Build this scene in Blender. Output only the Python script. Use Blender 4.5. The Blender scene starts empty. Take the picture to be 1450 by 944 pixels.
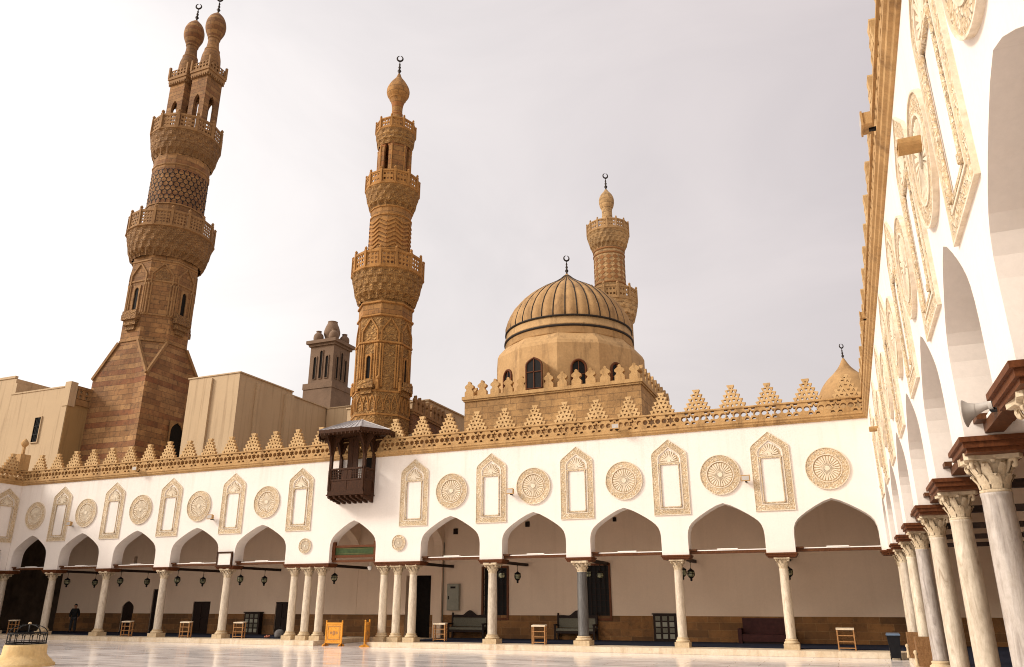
import bpy, bmesh, math, random
from mathutils import Vector, Matrix
from mathutils.geometry import tessellate_polygon
random.seed(7)
S = bpy.context.scene
col = S.collection
PI = math.pi
R_ = math.radians

# ------------------------------------------------------------------ materials
def new_mat(name):
    m = bpy.data.materials.new(name); m.use_nodes = True
    nt = m.node_tree
    b = nt.nodes['Principled BSDF']
    return m, nt, b

def nd(nt, typ, ins=None, **kw):
    n = nt.nodes.new(typ)
    for k, v in kw.items(): setattr(n, k, v)
    for k, v in (ins or {}).items():
        s = n.inputs[k]
        if hasattr(v, 'outputs'): nt.links.new(v.outputs[0], s)
        elif isinstance(v, bpy.types.NodeSocket): nt.links.new(v, s)
        else: s.default_value = v
    return n

def c4(c): return (c[0], c[1], c[2], 1.0)

def ramp(nt, fac, stops):
    r = nd(nt, 'ShaderNodeValToRGB', {'Fac': fac})
    e = r.color_ramp.elements
    while len(e) < len(stops): e.new(0.5)
    for i, (p, c) in enumerate(stops):
        e[i].position = p; e[i].color = c4(c) if not isinstance(c, (int, float)) else (c, c, c, 1)
    return r

def mixc(nt, fac, a, b, blend='MIX'):
    n = nt.nodes.new('ShaderNodeMix'); n.data_type = 'RGBA'; n.blend_type = blend
    for k, v in ((0, fac), (6, a), (7, b)):
        s = n.inputs[k]
        if isinstance(v, bpy.types.NodeSocket): nt.links.new(v, s)
        elif hasattr(v, 'outputs'): nt.links.new(v.outputs[2] if v.bl_idname == 'ShaderNodeMix' else v.outputs[0], s)
        elif isinstance(v, tuple): s.default_value = c4(v)
        else: s.default_value = v
    return n.outputs[2]

def pos(nt, scale=(1, 1, 1)):
    g = nd(nt, 'ShaderNodeNewGeometry')
    if scale == (1, 1, 1): return g.outputs['Position']
    mp = nd(nt, 'ShaderNodeMapping', {'Vector': g.outputs['Position'], 'Scale': scale})
    return mp.outputs[0]

def uvs(nt, scale=(1, 1, 1)):
    g = nd(nt, 'ShaderNodeTexCoord')
    mp = nd(nt, 'ShaderNodeMapping', {'Vector': g.outputs['UV'], 'Scale': scale})
    return mp.outputs[0]

def noise(nt, vec, scale, detail=4, rough=.6, dist=0):
    return nd(nt, 'ShaderNodeTexNoise', {'Vector': vec, 'Scale': scale, 'Detail': detail, 'Roughness': rough, 'Distortion': dist}).outputs['Fac']

def bump(nt, b, height, strength=.4, dist=.02):
    bp = nd(nt, 'ShaderNodeBump', {'Height': height, 'Strength': strength, 'Distance': dist})
    nt.links.new(bp.outputs[0], b.inputs['Normal'])

PALE = ('stucco', 'capital', 'base', 'kerb', 'honey', 'hazy', 'worn')
GOLD = (1.06, .985, .86)
def gild(nt, name, c):
    return c if any(w in name for w in PALE) else mixc(nt, 1.0, c, GOLD, 'MULTIPLY')

def weathered(name, a, b_, scale=.8, rough=.85, dirt=None, bumps=.3, fine=9, streak=0.0):
    m, nt, b = new_mat(name)
    n1 = noise(nt, pos(nt), scale, 6, .65, .4)
    c = ramp(nt, n1, [(.3, a), (.72, b_)]).outputs[0]
    if dirt:
        n2 = noise(nt, pos(nt, (1, 1, .22 if streak else 1)), scale * 2.3, 5, .7)
        f = ramp(nt, n2, [(.52, 0.0), (.78, streak or .6)]).outputs[0]
        c = mixc(nt, f, c, dirt)
    n3 = noise(nt, pos(nt), fine, 5, .7)
    f3 = ramp(nt, n3, [(.3, (.82, .82, .82)), (.7, (1.06, 1.06, 1.06))]).outputs[0]
    c = gild(nt, name, mixc(nt, 1.0, c, f3, 'MULTIPLY'))
    nt.links.new(c, b.inputs['Base Color'])
    b.inputs['Roughness'].default_value = rough
    bump(nt, b, n3, bumps, .03)
    return m

def carved(name, light, mid, dark, scale=7.0, depth=.06, strength=.9, big=0.5):
    m, nt, b = new_mat(name)
    p = uvs(nt)
    d = noise(nt, p, scale * .5, 3, .5)
    warp = nd(nt, 'ShaderNodeVectorMath', {0: p, 1: d}, operation='ADD').outputs[0]
    v = nd(nt, 'ShaderNodeTexVoronoi', {'Vector': warp, 'Scale': scale}, feature='DISTANCE_TO_EDGE').outputs['Distance']
    w = nd(nt, 'ShaderNodeTexWave', {'Vector': warp, 'Scale': scale * .35, 'Distortion': 9.0, 'Detail': 2.0, 'Detail Scale': 1.6}, wave_type='RINGS').outputs['Fac']
    h = nd(nt, 'ShaderNodeMath', {0: v, 1: w}, operation='MULTIPLY_ADD')
    h.inputs[2].default_value = 0.0
    h2 = nd(nt, 'ShaderNodeMath', {0: h.outputs[0], 1: 3.2}, operation='MULTIPLY').outputs[0]
    hn = nd(nt, 'ShaderNodeMath', {0: h2, 1: noise(nt, p, scale * 2.2, 3)}, operation='ADD').outputs[0]
    c = ramp(nt, hn, [(.3, dark), (.52, mid), (.95, light)]).outputs[0]  # hollows darkened in colour, for crevice shade as well as grime
    n1 = noise(nt, pos(nt), big, 5, .6)
    f = ramp(nt, n1, [(.35, (.78, .76, .72)), (.7, (1.12, 1.12, 1.12))]).outputs[0]
    c = gild(nt, name, mixc(nt, 1.0, c, f, 'MULTIPLY'))
    nt.links.new(c, b.inputs['Base Color'])
    b.inputs['Roughness'].default_value = .88
    bump(nt, b, hn, strength, depth)
    return m

def masonry(name, a, b_, mortar, bw=.9, bh=.42, band=None, dirt=(.05, .03, .018), mort=.012):
    m, nt, b = new_mat(name)
    p = uvs(nt)
    bt = nd(nt, 'ShaderNodeTexBrick', {'Vector': p, 'Color1': c4(a), 'Color2': c4(b_), 'Mortar': c4(mortar), 'Scale': 1.0,
                                      'Mortar Size': mort, 'Mortar Smooth': .2, 'Bias': 0.0, 'Brick Width': bw, 'Row Height': bh})
    c = bt.outputs['Color']
    if band:                                        # alternating courses of red and pale stone
        sep = nd(nt, 'ShaderNodeSeparateXYZ', {'Vector': p}).outputs['Y']
        row = nd(nt, 'ShaderNodeMath', {0: sep, 1: 1.0 / bh}, operation='MULTIPLY').outputs[0]
        fl = nd(nt, 'ShaderNodeMath', {0: row}, operation='FLOOR').outputs[0]
        wn = nd(nt, 'ShaderNodeTexWhiteNoise', {'W': fl}, noise_dimensions='1D').outputs['Value']
        md = nd(nt, 'ShaderNodeMath', {0: fl, 1: 2.0}, operation='MODULO').outputs[0]
        md = nd(nt, 'ShaderNodeMath', {0: md}, operation='ABSOLUTE').outputs[0]
        k = nd(nt, 'ShaderNodeMath', {0: md, 1: wn}, operation='MULTIPLY').outputs[0]
        k = ramp(nt, k, [(.1, 0.0), (.5, .85)]).outputs[0]
        patch = noise(nt, pos(nt), .5, 4, .6)
        k = nd(nt, 'ShaderNodeMath', {0: k, 1: ramp(nt, patch, [(.32, .15), (.6, 1.0)]).outputs[0]}, operation='MULTIPLY').outputs[0]
        c = mixc(nt, k, c, band)
    n1 = noise(nt, pos(nt), .35, 6, .7, .3)
    c = mixc(nt, 1.0, c, ramp(nt, n1, [(.28, (.52, .48, .44)), (.7, (1.3, 1.27, 1.22))]).outputs[0], 'MULTIPLY')
    n2 = noise(nt, pos(nt), 3.1, 6, .75)
    c = gild(nt, name, mixc(nt, ramp(nt, n2, [(.5, 0.0), (.76, .85)]).outputs[0], c, dirt))
    nt.links.new(c, b.inputs['Base Color'])
    b.inputs['Roughness'].default_value = .9
    hh = nd(nt, 'ShaderNodeMath', {0: bt.outputs['Fac'], 1: -1.0}, operation='MULTIPLY').outputs[0]
    hs = nd(nt, 'ShaderNodeMath', {0: noise(nt, pos(nt), 6, 5, .7), 1: hh}, operation='ADD').outputs[0]
    bump(nt, b, hs, .7, .05)
    return m

def plain(name, c, rough=.5, metallic=0.0, var=.25, scale=6.0, bumps=0.0):
    m, nt, b = new_mat(name)
    n = noise(nt, pos(nt), scale, 4, .6)
    k = ramp(nt, n, [(.3, (1 - var,) * 3), (.7, (1 + var,) * 3)]).outputs[0]
    nt.links.new(mixc(nt, 1.0, c, k, 'MULTIPLY'), b.inputs['Base Color'])
    b.inputs['Roughness'].default_value = rough; b.inputs['Metallic'].default_value = metallic
    if rough > .45: b.inputs['Specular IOR Level'].default_value = .12
    if bumps: bump(nt, b, n, bumps, .02)
    return m

def wood(name, a, b_, rough=.5):
    m, nt, b = new_mat(name)
    n = noise(nt, pos(nt, (3, 3, 1)), 5, 5, .6, 1.5)
    n2 = noise(nt, pos(nt), 24, 3, .6)
    c = ramp(nt, n, [(.3, a), (.7, b_)]).outputs[0]
    c = mixc(nt, 1.0, c, ramp(nt, n2, [(.3, (.75,) * 3), (.7, (1.1,) * 3)]).outputs[0], 'MULTIPLY')
    nt.links.new(c, b.inputs['Base Color']); b.inputs['Roughness'].default_value = rough
    b.inputs['Specular IOR Level'].default_value = .12
    bump(nt, b, n2, .25, .01)
    return m

def plaster_mat(name, base, dirt, dirt_amt=.25):
    m, nt, b = new_mat(name)
    n1 = noise(nt, pos(nt), .45, 6, .65, .5)
    c = ramp(nt, n1, [(.3, tuple(v * .93 for v in base)), (.65, base)]).outputs[0]
    sv = noise(nt, pos(nt, (3.2, 3.2, .16)), 1.0, 5, .6)          # rain streaks running down
    sep = nd(nt, 'ShaderNodeSeparateXYZ', {'Vector': pos(nt)}).outputs['Z']
    top = ramp(nt, nd(nt, 'ShaderNodeMath', {0: sep, 1: .1}, operation='MULTIPLY').outputs[0], [(.38, .25), (.6, .35), (.9, 1.0)]).outputs[0]
    f = nd(nt, 'ShaderNodeMath', {0: ramp(nt, sv, [(.52, 0.0), (.8, dirt_amt)]).outputs[0], 1: top}, operation='MULTIPLY').outputs[0]
    c = mixc(nt, f, c, dirt)
    n3 = noise(nt, pos(nt), 14, 5, .7)
    c = mixc(nt, 1.0, c, ramp(nt, n3, [(.3, (.95,) * 3), (.7, (1.02,) * 3)]).outputs[0], 'MULTIPLY')
    nt.links.new(c, b.inputs['Base Color']); b.inputs['Roughness'].default_value = .9
    n4 = noise(nt, pos(nt), 2.2, 6, .7)
    bump(nt, b, n4, .22, .03)
    return m

def marble_col(name, pale, grey, vein, fac=None):
    m, nt, b = new_mat(name)
    oi = nd(nt, 'ShaderNodeObjectInfo').outputs['Random']
    off = nd(nt, 'ShaderNodeVectorMath', {0: pos(nt, (3.2, 3.2, .45)), 1: oi}, operation='ADD').outputs[0]
    n = noise(nt, off, 2.6, 7, .68, 1.8)
    c = ramp(nt, n, [(.26, vein), (.40, grey), (.56, pale), (.85, tuple(min(1, v * 1.1) for v in pale))]).outputs[0]
    g = ramp(nt, oi, [(.4, (1.0, 1.0, 1.0)), (.95, (.84, .84, .86))]).outputs[0]
    c = mixc(nt, 1.0, c, g, 'MULTIPLY')
    n2 = noise(nt, pos(nt, (1, 1, .5)), 11, 5, .75)
    c = mixc(nt, 1.0, c, ramp(nt, n2, [(.3, (.78, .75, .7)), (.65, (1.05,) * 3)]).outputs[0], 'MULTIPLY')
    nt.links.new(c, b.inputs['Base Color']); b.inputs['Roughness'].default_value = .45
    bump(nt, b, n2, .2, .02)
    return m

M = {}
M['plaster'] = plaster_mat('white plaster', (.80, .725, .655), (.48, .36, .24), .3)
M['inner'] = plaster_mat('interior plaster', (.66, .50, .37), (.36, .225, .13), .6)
M['stucco'] = carved('carved stucco', (.74, .62, .46), (.58, .43, .26), (.27, .16, .07), 6.5, .04, .8)
M['stucco_pale'] = carved('pale carved stucco', (.72, .60, .44), (.58, .43, .26), (.30, .18, .08), 5.0, .03, .6)
M['stucco_edge'] = weathered('stucco edging', (.66, .53, .37), (.78, .69, .57), 2.5, .9, (.45, .3, .16))
M['merlon'] = weathered('pale carved limestone', (.42, .27, .12), (.60, .43, .235), 1.4, .85, (.2, .11, .04), .5, 12, .7)
M['rays'] = weathered('pale stucco rays', (.66, .54, .38), (.78, .69, .55), 2.5, .9, (.45, .3, .16))
M['trim'] = weathered('limestone trim', (.36, .215, .085), (.52, .345, .165), 1.2, .85, (.12, .06, .022), .6, 12, .85)
M['ablaq'] = masonry('banded red and pale masonry', (.36, .215, .10), (.22, .115, .048), (.10, .055, .025), 1.1, .44, (.19, .07, .028))
M['ghuri'] = masonry('brown ashlar', (.33, .19, .083), (.215, .115, .048), (.09, .05, .022), .9, .42, (.20, .09, .036))
M['ghuri_carve'] = carved('brown carved stone', (.34, .20, .085), (.22, .12, .05), (.05, .026, .011), 3.2, .12, 1.0)
M['ghuri_trim'] = weathered('brown stone trim', (.22, .12, .05), (.34, .20, .088), 1.5, .9, (.06, .03, .013), .5, 8, .9)
M['qait'] = carved('arabesque carved stone', (.42, .245, .085), (.26, .14, .046), (.045, .022, .008), 3.0, .12, 1.0)
M['qait_plain'] = masonry('golden ashlar', (.36, .20, .07), (.27, .145, .05), (.11, .06, .022), .8, .4, (.30, .11, .03))
M['qait_trim'] = weathered('ochre stone trim', (.30, .145, .038), (.42, .22, .066), 1.5, .9, (.07, .035, .012), .5, 8, .9)
M['small'] = masonry('pale ashlar', (.50, .35, .19), (.42, .285, .145), (.26, .16, .08), .7, .36)
M['small_trim'] = weathered('pale stone trim', (.36, .22, .10), (.46, .30, .15), 1.5, .9, (.12, .07, .03), .5, 8, .8)
M['red_stone'] = weathered('red stone', (.26, .12, .045), (.34, .17, .065), 2, .9, (.12, .06, .03))
M['domewall'] = masonry('tan ashlar blocks', (.44, .28, .13), (.34, .205, .09), (.24, .15, .075), .78, .42, None, (.10, .06, .03))
M['domeskin'] = weathered('plastered dome shell', (.30, .175, .072), (.45, .285, .13), .6, .8, (.11, .06, .024), .25, 6, .95)
M['domeskin2'] = weathered('plastered drum', (.40, .25, .115), (.52, .345, .175), .6, .85, (.14, .08, .035), .25, 6, .85)
M['lead'] = plain('dark lead seam', (.035, .026, .02), .6, 0, .2)
M['cream'] = plaster_mat('tan rendered wall', (.52, .375, .225), (.24, .15, .08), .75)
M['ochre'] = plaster_mat('shaded tan rendered wall', (.36, .22, .085), (.16, .09, .04), .7)  # tan render with the shade of the side face put into its colour
M['fargrey'] = weathered('hazy grey stone', (.17, .102, .060), (.23, .145, .09), .5, .9, (.09, .056, .034))
M['brick'] = masonry('brown brick', (.27, .13, .06), (.20, .095, .045), (.15, .09, .05), .3, .12)
M['wood'] = wood('dark brown wood', (.030, .012, .005), (.070, .027, .011), .6)
M['redwood'] = wood('red brown wood', (.085, .027, .010), (.15, .05, .018), .5)
M['tiewood'] = wood('brown tie beam', (.07, .026, .010), (.13, .05, .02), .5)
M['blackwood'] = wood('almost black wood', (.014, .008, .006), (.03, .016, .011), .5)
M['honey'] = wood('honey coloured wood', (.62, .25, .03), (.78, .36, .06), .4)
M['guard'] = wood('brown varnished boards', (.16, .075, .03), (.28, .15, .065), .5)
M['rackwood'] = wood('reddish pine', (.34, .16, .06), (.46, .24, .10), .5)
M['roofsheet'] = plain('weathered zinc sheet', (.38, .35, .34), .5, .3, .25, 2.5)
M['marble'] = marble_col('cream marble', (.68, .585, .455), (.54, .445, .335), (.30, .21, .13))
M['greymarble'] = marble_col('pinkish grey marble', (.50, .44, .39), (.36, .31, .275), (.17, .14, .12))
M['granite'] = marble_col('dark grey granite', (.12, .115, .11), (.08, .075, .07), (.03, .03, .03))
M['capital'] = weathered('carved marble capital', (.50, .38, .235), (.68, .56, .40), 3.0, .8, (.22, .13, .06), .5, 14, .85)
M['base'] = weathered('worn limestone base', (.52, .38, .22), (.64, .50, .32), 2.2, .8, (.28, .17, .08), .4, 10, .6)
M['iron'] = plain('black iron', (.012, .011, .011), .5, .6, .2)
M['bronze'] = plain('dark bronze', (.035, .027, .022), .5, .6, .3)
M['dark'] = plain('dark interior', (.012, .009, .007), .8, 0, .3)  # near black; shade inside openings put into the colour
M['gloom'] = plain('plaster toned for deep shade', (.075, .052, .036), .95, 0, .4, 1.5)  # deep arcade shade put into the base colour
M['glass_dark'] = plain('dark window glass', (.012, .010, .009), .46, 0, .2)
M['lampwhite'] = plain('white enamel', (.82, .78, .72), .35, 0, .05)
M['speaker'] = plain('grey painted metal', (.42, .38, .34), .4, 0, .12)
M['navy'] = plain('dark blue carpet', (.012, .015, .028), .95, 0, .3)
M['binplastic'] = plain('charcoal plastic', (.010, .010, .012), .5, 0, .15)
M['binlid'] = plain('blue grey plastic lid', (.09, .13, .19), .35, 0, .15)
M['green'] = plain('faded green panel', (.04, .062, .022), .6, 0, .3, 8)
M['board'] = plain('white notice sheet', (.74, .68, .62), .5, 0, .05)
M['cabinet'] = plain('grey green painted steel', (.20, .19, .14), .45, 0, .12)
M['upholstery'] = plain('grey green upholstery', (.13, .12, .09), .9, 0, .2, 20)
M['maroon'] = plain('dark maroon leather', (.045, .014, .012), .5, 0, .25)
M['inlay'] = plain('blue black faience', (.016, .013, .015), .7, 0, .4, 2)
M['skin'] = plain('skin', (.34, .17, .10), .6, 0, .08)
M['skin2'] = plain('ruddy skin', (.52, .20, .12), .6, 0, .08)
M['jacket'] = plain('black jacket', (.014, .014, .014), .85, 0, .3, 14)
M['trousers'] = plain('dark grey trousers', (.035, .034, .035), .85, 0, .3, 14)
M['greycloth'] = plain('grey cloth', (.12, .11, .105), .9, 0, .3, 14)
M['hair'] = plain('black hair', (.01, .008, .007), .7, 0, .2)
M['dado'] = masonry('brown stone dado', (.25, .125, .045), (.12, .06, .022), (.30, .19, .09), 1.05, .33, None, (.07, .04, .018), .008)
M['well'] = weathered('honey limestone', (.58, .37, .13), (.70, .50, .24), 1.6, .7, (.36, .19, .05), .3, 9, .7)

def lantern_glass():
    m, nt, b = new_mat('green lantern glass')
    n = noise(nt, pos(nt), 9, 3)
    nt.links.new(ramp(nt, n, [(.35, (.06, .07, .035)), (.65, (.34, .33, .20))]).outputs[0], b.inputs['Base Color'])
    b.inputs['Roughness'].default_value = .15
    return m
M['lglass'] = lantern_glass()

def floor_mat():
    m, nt, b = new_mat('polished white marble paving')
    p = pos(nt)
    mp = nd(nt, 'ShaderNodeMapping', {'Vector': p, 'Scale': (1, 1, 1), 'Rotation': (0, 0, 0)}).outputs[0]
    bt = nd(nt, 'ShaderNodeTexBrick', {'Vector': mp, 'Color1': c4((.87, .805, .77)), 'Color2': c4((.80, .735, .70)), 'Mortar': c4((.42, .36, .33)),
                                      'Scale': 1.0, 'Mortar Size': .012, 'Bias': -.1, 'Brick Width': 2.4, 'Row Height': .8}, offset=.37)
    vn = noise(nt, pos(nt, (.07, 2.2, 1)), 1.1, 6, .6, .6)
    c = mixc(nt, 1.0, bt.outputs['Color'], ramp(nt, vn, [(.38, (.86, .85, .85)), (.58, (1.05, 1.045, 1.04))]).outputs[0], 'MULTIPLY')
    n2 = noise(nt, p, 1.7, 6, .7)
    c = mixc(nt, 1.0, c, ramp(nt, n2, [(.3, (.93, .92, .91)), (.7, (1.03,) * 3)]).outputs[0], 'MULTIPLY')
    nt.links.new(c, b.inputs['Base Color'])
    rr = ramp(nt, noise(nt, pos(nt, (.35, 1.2, 1)), 1.6, 5, .6), [(.3, .05), (.7, .22)]).outputs[0]
    nt.links.new(rr, b.inputs['Roughness'])
    b.inputs['IOR'].default_value = 1.55
    bump(nt, b, noise(nt, pos(nt, (.5, 1, 1)), 1.3, 2, .5), .06, .02)
    return m
M['floor'] = floor_mat()
M['edge'] = weathered('cream marble kerb', (.64, .50, .33), (.76, .65, .50), 1.1, .4, (.40, .24, .11), .2, 9, .8)

# ------------------------------------------------------------------ mesh builder
def plate2d(outer, holes=()):
    loops = [[Vector((x, y, 0)) for x, y in outer]] + [[Vector((x, y, 0)) for x, y in h] for h in holes]
    pts = [(v.x, v.y) for l in loops for v in l]
    tris = tessellate_polygon(loops)
    idx = []; k = 0
    for l in loops: idx.append(list(range(k, k + len(l)))); k += len(l)
    return pts, [tuple(t) for t in tris], idx

class MB:
    def __init__(s): s.v = []; s.f = []; s.mi = []; s.sm = []; s.uv = []
    def face(s, ids, mi=0, smooth=False, uv=None):
        s.f.append(tuple(ids)); s.mi.append(mi); s.sm.append(smooth); s.uv.append(uv)
    def poly(s, pts, mi=0, smooth=False, uv=None):
        k = len(s.v); s.v += [tuple(p) for p in pts]; s.face(range(k, k + len(pts)), mi, smooth, uv)
    def hexa(s, p, mi=0):          # 8 points, bottom 0-3, top 4-7
        k = len(s.v); s.v += [tuple(q) for q in p]
        for q in ((0, 3, 2, 1), (4, 5, 6, 7), (0, 1, 5, 4), (1, 2, 6, 5), (2, 3, 7, 6), (3, 0, 4, 7)): s.face([k + i for i in q], mi)
    def box(s, x0, x1, y0, y1, z0, z1, mi=0):
        s.hexa([(x0, y0, z0), (x1, y0, z0), (x1, y1, z0), (x0, y1, z0), (x0, y0, z1), (x1, y0, z1), (x1, y1, z1), (x0, y1, z1)], mi)
    def cbox(s, c, d, mi=0): s.box(c[0] - d[0] / 2, c[0] + d[0] / 2, c[1] - d[1] / 2, c[1] + d[1] / 2, c[2] - d[2] / 2, c[2] + d[2] / 2, mi)
    def mbox(s, fn, a0, a1, b0, b1, w0, w1, mi=0):
        s.hexa([fn(a0, b0, w0), fn(a1, b0, w0), fn(a1, b0, w1), fn(a0, b0, w1), fn(a0, b1, w0), fn(a1, b1, w0), fn(a1, b1, w1), fn(a0, b1, w1)], mi)
    def bar(s, p, q, w, h, up=(0, 0, 1), mi=0):
        p, q, up = Vector(p), Vector(q), Vector(up)
        d = (q - p).normalized(); sx = d.cross(up)
        if sx.length < 1e-5: sx = d.cross(Vector((1, 0, 0)))
        sx.normalize(); sz = sx.cross(d)
        a, b = sx * w / 2, sz * h / 2
        s.hexa([p - a - b, p + a - b, q + a - b, q - a - b, p - a + b, p + a + b, q + a + b, q - a + b], mi)
    def plate(s, pl, fn, w0, w1, mi=0, side=None):
        pts, tris, loops = pl
        k = len(s.v); n = len(pts)
        s.v += [tuple(fn(a, b, w0)) for a, b in pts] + [tuple(fn(a, b, w1)) for a, b in pts]
        for t in tris:
            s.face([k + i for i in t], mi); s.face([k + n + i for i in reversed(t)], mi)
        for l in loops:
            for i in range(len(l)):
                a, b = l[i], l[(i + 1) % len(l)]
                s.face([k + a, k + b, k + n + b, k + n + a], mi if side is None else side)
    def lathe(s, prof, n=24, c=(0, 0), z0=0, phase=0, smooth=True, mi=0, cap=True, rf=None, sx=1, R=None):
        k = len(s.v); m = len(prof)
        Rr = R or max(r for r, z in prof)
        for j in range(n):
            a = phase + 2 * PI * j / n
            for r, z in prof:
                rr = r * (rf(a, z) if rf else 1)
                s.v.append((c[0] + rr * math.cos(a), c[1] + rr * math.sin(a), z0 + z))
        for j in range(n):
            j2 = (j + 1) % n
            for i in range(m - 1):
                u0, u1 = 2 * PI * Rr * j / n, 2 * PI * Rr * (j + 1) / n
                za, zb = prof[i][1], prof[i + 1][1]
                s.face([k + j * m + i, k + j2 * m + i, k + j2 * m + i + 1, k + j * m + i + 1], mi, smooth,
                       [(u0, z0 + za), (u1, z0 + za), (u1, z0 + zb), (u0, z0 + zb)])
        if cap:
            if prof[0][0] > 1e-4: s.face([k + j * m for j in reversed(range(n))], mi)
            if prof[-1][0] > 1e-4: s.face([k + j * m + m - 1 for j in range(n)], mi)
    def tube(s, path, r, n=8, mi=0, smooth=True, closed=False):
        P = [Vector(p) for p in path]; m = len(P); k = len(s.v)
        rs = r if isinstance(r, (list, tuple)) else [r] * m
        ref = None
        for i in range(m):
            if closed: t = (P[(i + 1) % m] - P[i - 1]).normalized()
            else: t = (P[min(i + 1, m - 1)] - P[max(i - 1, 0)]).normalized()
            if ref is None:
                ref = t.orthogonal().normalized()
            ref = (ref - t * ref.dot(t)).normalized(); b = t.cross(ref)
            for j in range(n):
                a = 2 * PI * j / n
                s.v.append(tuple(P[i] + (ref * math.cos(a) + b * math.sin(a)) * rs[i]))
        for i in range(m if closed else m - 1):
            i2 = (i + 1) % m
            for j in range(n):
                j2 = (j + 1) % n
                s.face([k + i * n + j, k + i * n + j2, k + i2 * n + j2, k + i2 * n + j], mi, smooth)
        if not closed:
            s.face([k + j for j in reversed(range(n))], mi); s.face([k + (m - 1) * n + j for j in range(n)], mi)
    def ball(s, c, r, n=10, mi=0, sc=(1, 1, 1)):
        prof = [(max(1e-5, math.sin(PI * i / (n // 2 + 2))) , -math.cos(PI * i / (n // 2 + 2))) for i in range(n // 2 + 3)]
        k = len(s.v)
        s.lathe(prof, n, cap=False, mi=mi)
        for i in range(k, len(s.v)):
            x, y, z = s.v[i]; s.v[i] = (c[0] + x * r * sc[0], c[1] + y * r * sc[1], c[2] + z * r * sc[2])
    def merge(s, o, fn, mi=None):
        k = len(s.v); s.v += [tuple(fn(*p)) for p in o.v]
        for f, m, sm, uv in zip(o.f, o.mi, o.sm, o.uv): s.face([k + i for i in f], m if mi is None else mi, sm, uv)
    def build(s, name, mats, parent=None, loc=(0, 0, 0), rotz=0, label=None, recalc=True, fix=True):
        if not isinstance(mats, (list, tuple)): mats = [mats]
        me = bpy.data.meshes.new(name)
        me.from_pydata(s.v, [], s.f)
        for m in mats: me.materials.append(m)
        me.polygons.foreach_set('material_index', s.mi)
        me.polygons.foreach_set('use_smooth', s.sm)
        uvmap = {}
        for i, u in enumerate(s.uv):
            if u: uvmap[i] = dict(zip(s.f[i], u))
        if recalc:
            bm = bmesh.new(); bm.from_mesh(me); bmesh.ops.recalc_face_normals(bm, faces=bm.faces); bm.to_mesh(me); bm.free()
        ul = me.uv_layers.new(name='UVMap').data
        vs = me.vertices; lp = me.loops
        for p in me.polygons:
            d = uvmap.get(p.index)
            if d:
                for li in p.loop_indices: ul[li].uv = d[lp[li].vertex_index]
            else:
                n = p.normal
                if abs(n.z) < .75:
                    h = math.hypot(n.x, n.y) or 1
                    tx, ty = -n.y / h, n.x / h
                    for li in p.loop_indices:
                        c = vs[lp[li].vertex_index].co; ul[li].uv = (c.x * tx + c.y * ty, c.z)
                else:
                    for li in p.loop_indices:
                        c = vs[lp[li].vertex_index].co; ul[li].uv = (c.x, c.y)
        me.update()
        o = bpy.data.objects.new(name, me); col.objects.link(o)
        o.location = loc; o.rotation_euler = (0, 0, rotz)
        if parent: o.parent = parent
        if label: o['label'] = label
        return o

def tag(o, label=None, cat=None, group=None, kind=None):
    if label: o['label'] = label
    if cat: o['category'] = cat
    if group: o['group'] = group
    if kind: o['kind'] = kind
    return o

def thing(name, label, cat, loc=(0, 0, 0), rotz=0, group=None):
    o = bpy.data.objects.new(name, None); col.objects.link(o)
    o.empty_display_size = .3
    o.location = loc; o.rotation_euler = (0, 0, rotz)
    return tag(o, label, cat, group)

KIDS = {}
def child_copy(o, parent, loc=None, rotz=None):
    c = o.copy(); col.objects.link(c); c.parent = parent
    if loc is not None: c.location = loc
    if rotz is not None: c.rotation_euler = (0, 0, rotz)
    return c
def deep_copy(o, parent, loc=None, rotz=None, name=None):
    c = child_copy(o, parent, loc, rotz)
    for ch in [x for x in bpy.data.objects if x.parent == o]: deep_copy(ch, c)
    return c

XY = lambda a, b, w: (a, w, b)             # plate in the x-z plane, w along y

def facet(n, phase, r, k, c=(0, 0)):
    """frame of facet k of a regular n-gon prism of circumradius r: (a along, b up, w outward)"""
    am = phase + 2 * PI * (k + .5) / n
    ap = r * math.cos(PI / n)
    nx, ny = math.cos(am), math.sin(am)
    def fn(a, b, w): return (c[0] + nx * (ap + w) - ny * a, c[1] + ny * (ap + w) + nx * a, b)
    fn.w = 2 * r * math.sin(PI / n)
    return fn

def arch_pts(hw, z0, zs, za, n=6, sharp=.55):
    """pointed arch outline from bottom left clockwise; zs springing, za apex"""
    L = []
    for i in range(n + 1):
        t = i / n
        x = hw * (1 - t ** 1.7) ; z = zs + (za - zs) * (t ** .75)
        L.append((x, z))
    right = [(hw, z0)] + L
    left = [(-x, z) for x, z in reversed(right)][1:]
    return right + left          # counter clockwise from bottom right

def circle(cx, cy, r, n=8, ph=0): return [(cx + r * math.cos(ph + 2 * PI * i / n), cy + r * math.sin(ph + 2 * PI * i / n)) for i in range(n)]
def star(cx, cy, R, r, n=6, ph=PI / 2): return [(cx + (R if i % 2 == 0 else r) * math.cos(ph + PI * i / n), cy + (R if i % 2 == 0 else r) * math.sin(ph + PI * i / n)) for i in range(2 * n)]

# ------------------------------------------------------------------ arcade kit
ZI, ZP = 3.62, 3.80            # top of capital, bottom of wall piers
KEEL = [(1.0, 0.0), (1.0, .36), (.985, .46), (.94, .555), (.87, .625), (.77, .69), (.63, .765), (.42, .862), (.2, .95), (0, 1.0)]
ZA = 5.88

def keel(c, hw, z0=ZP, za=ZA):
    r = [(c + x * hw, z0 + t * (za - z0)) for x, t in KEEL]
    l = [(c - x * hw, z0 + t * (za - z0)) for x, t in reversed(KEEL[:-1])]
    return r, l

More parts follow.
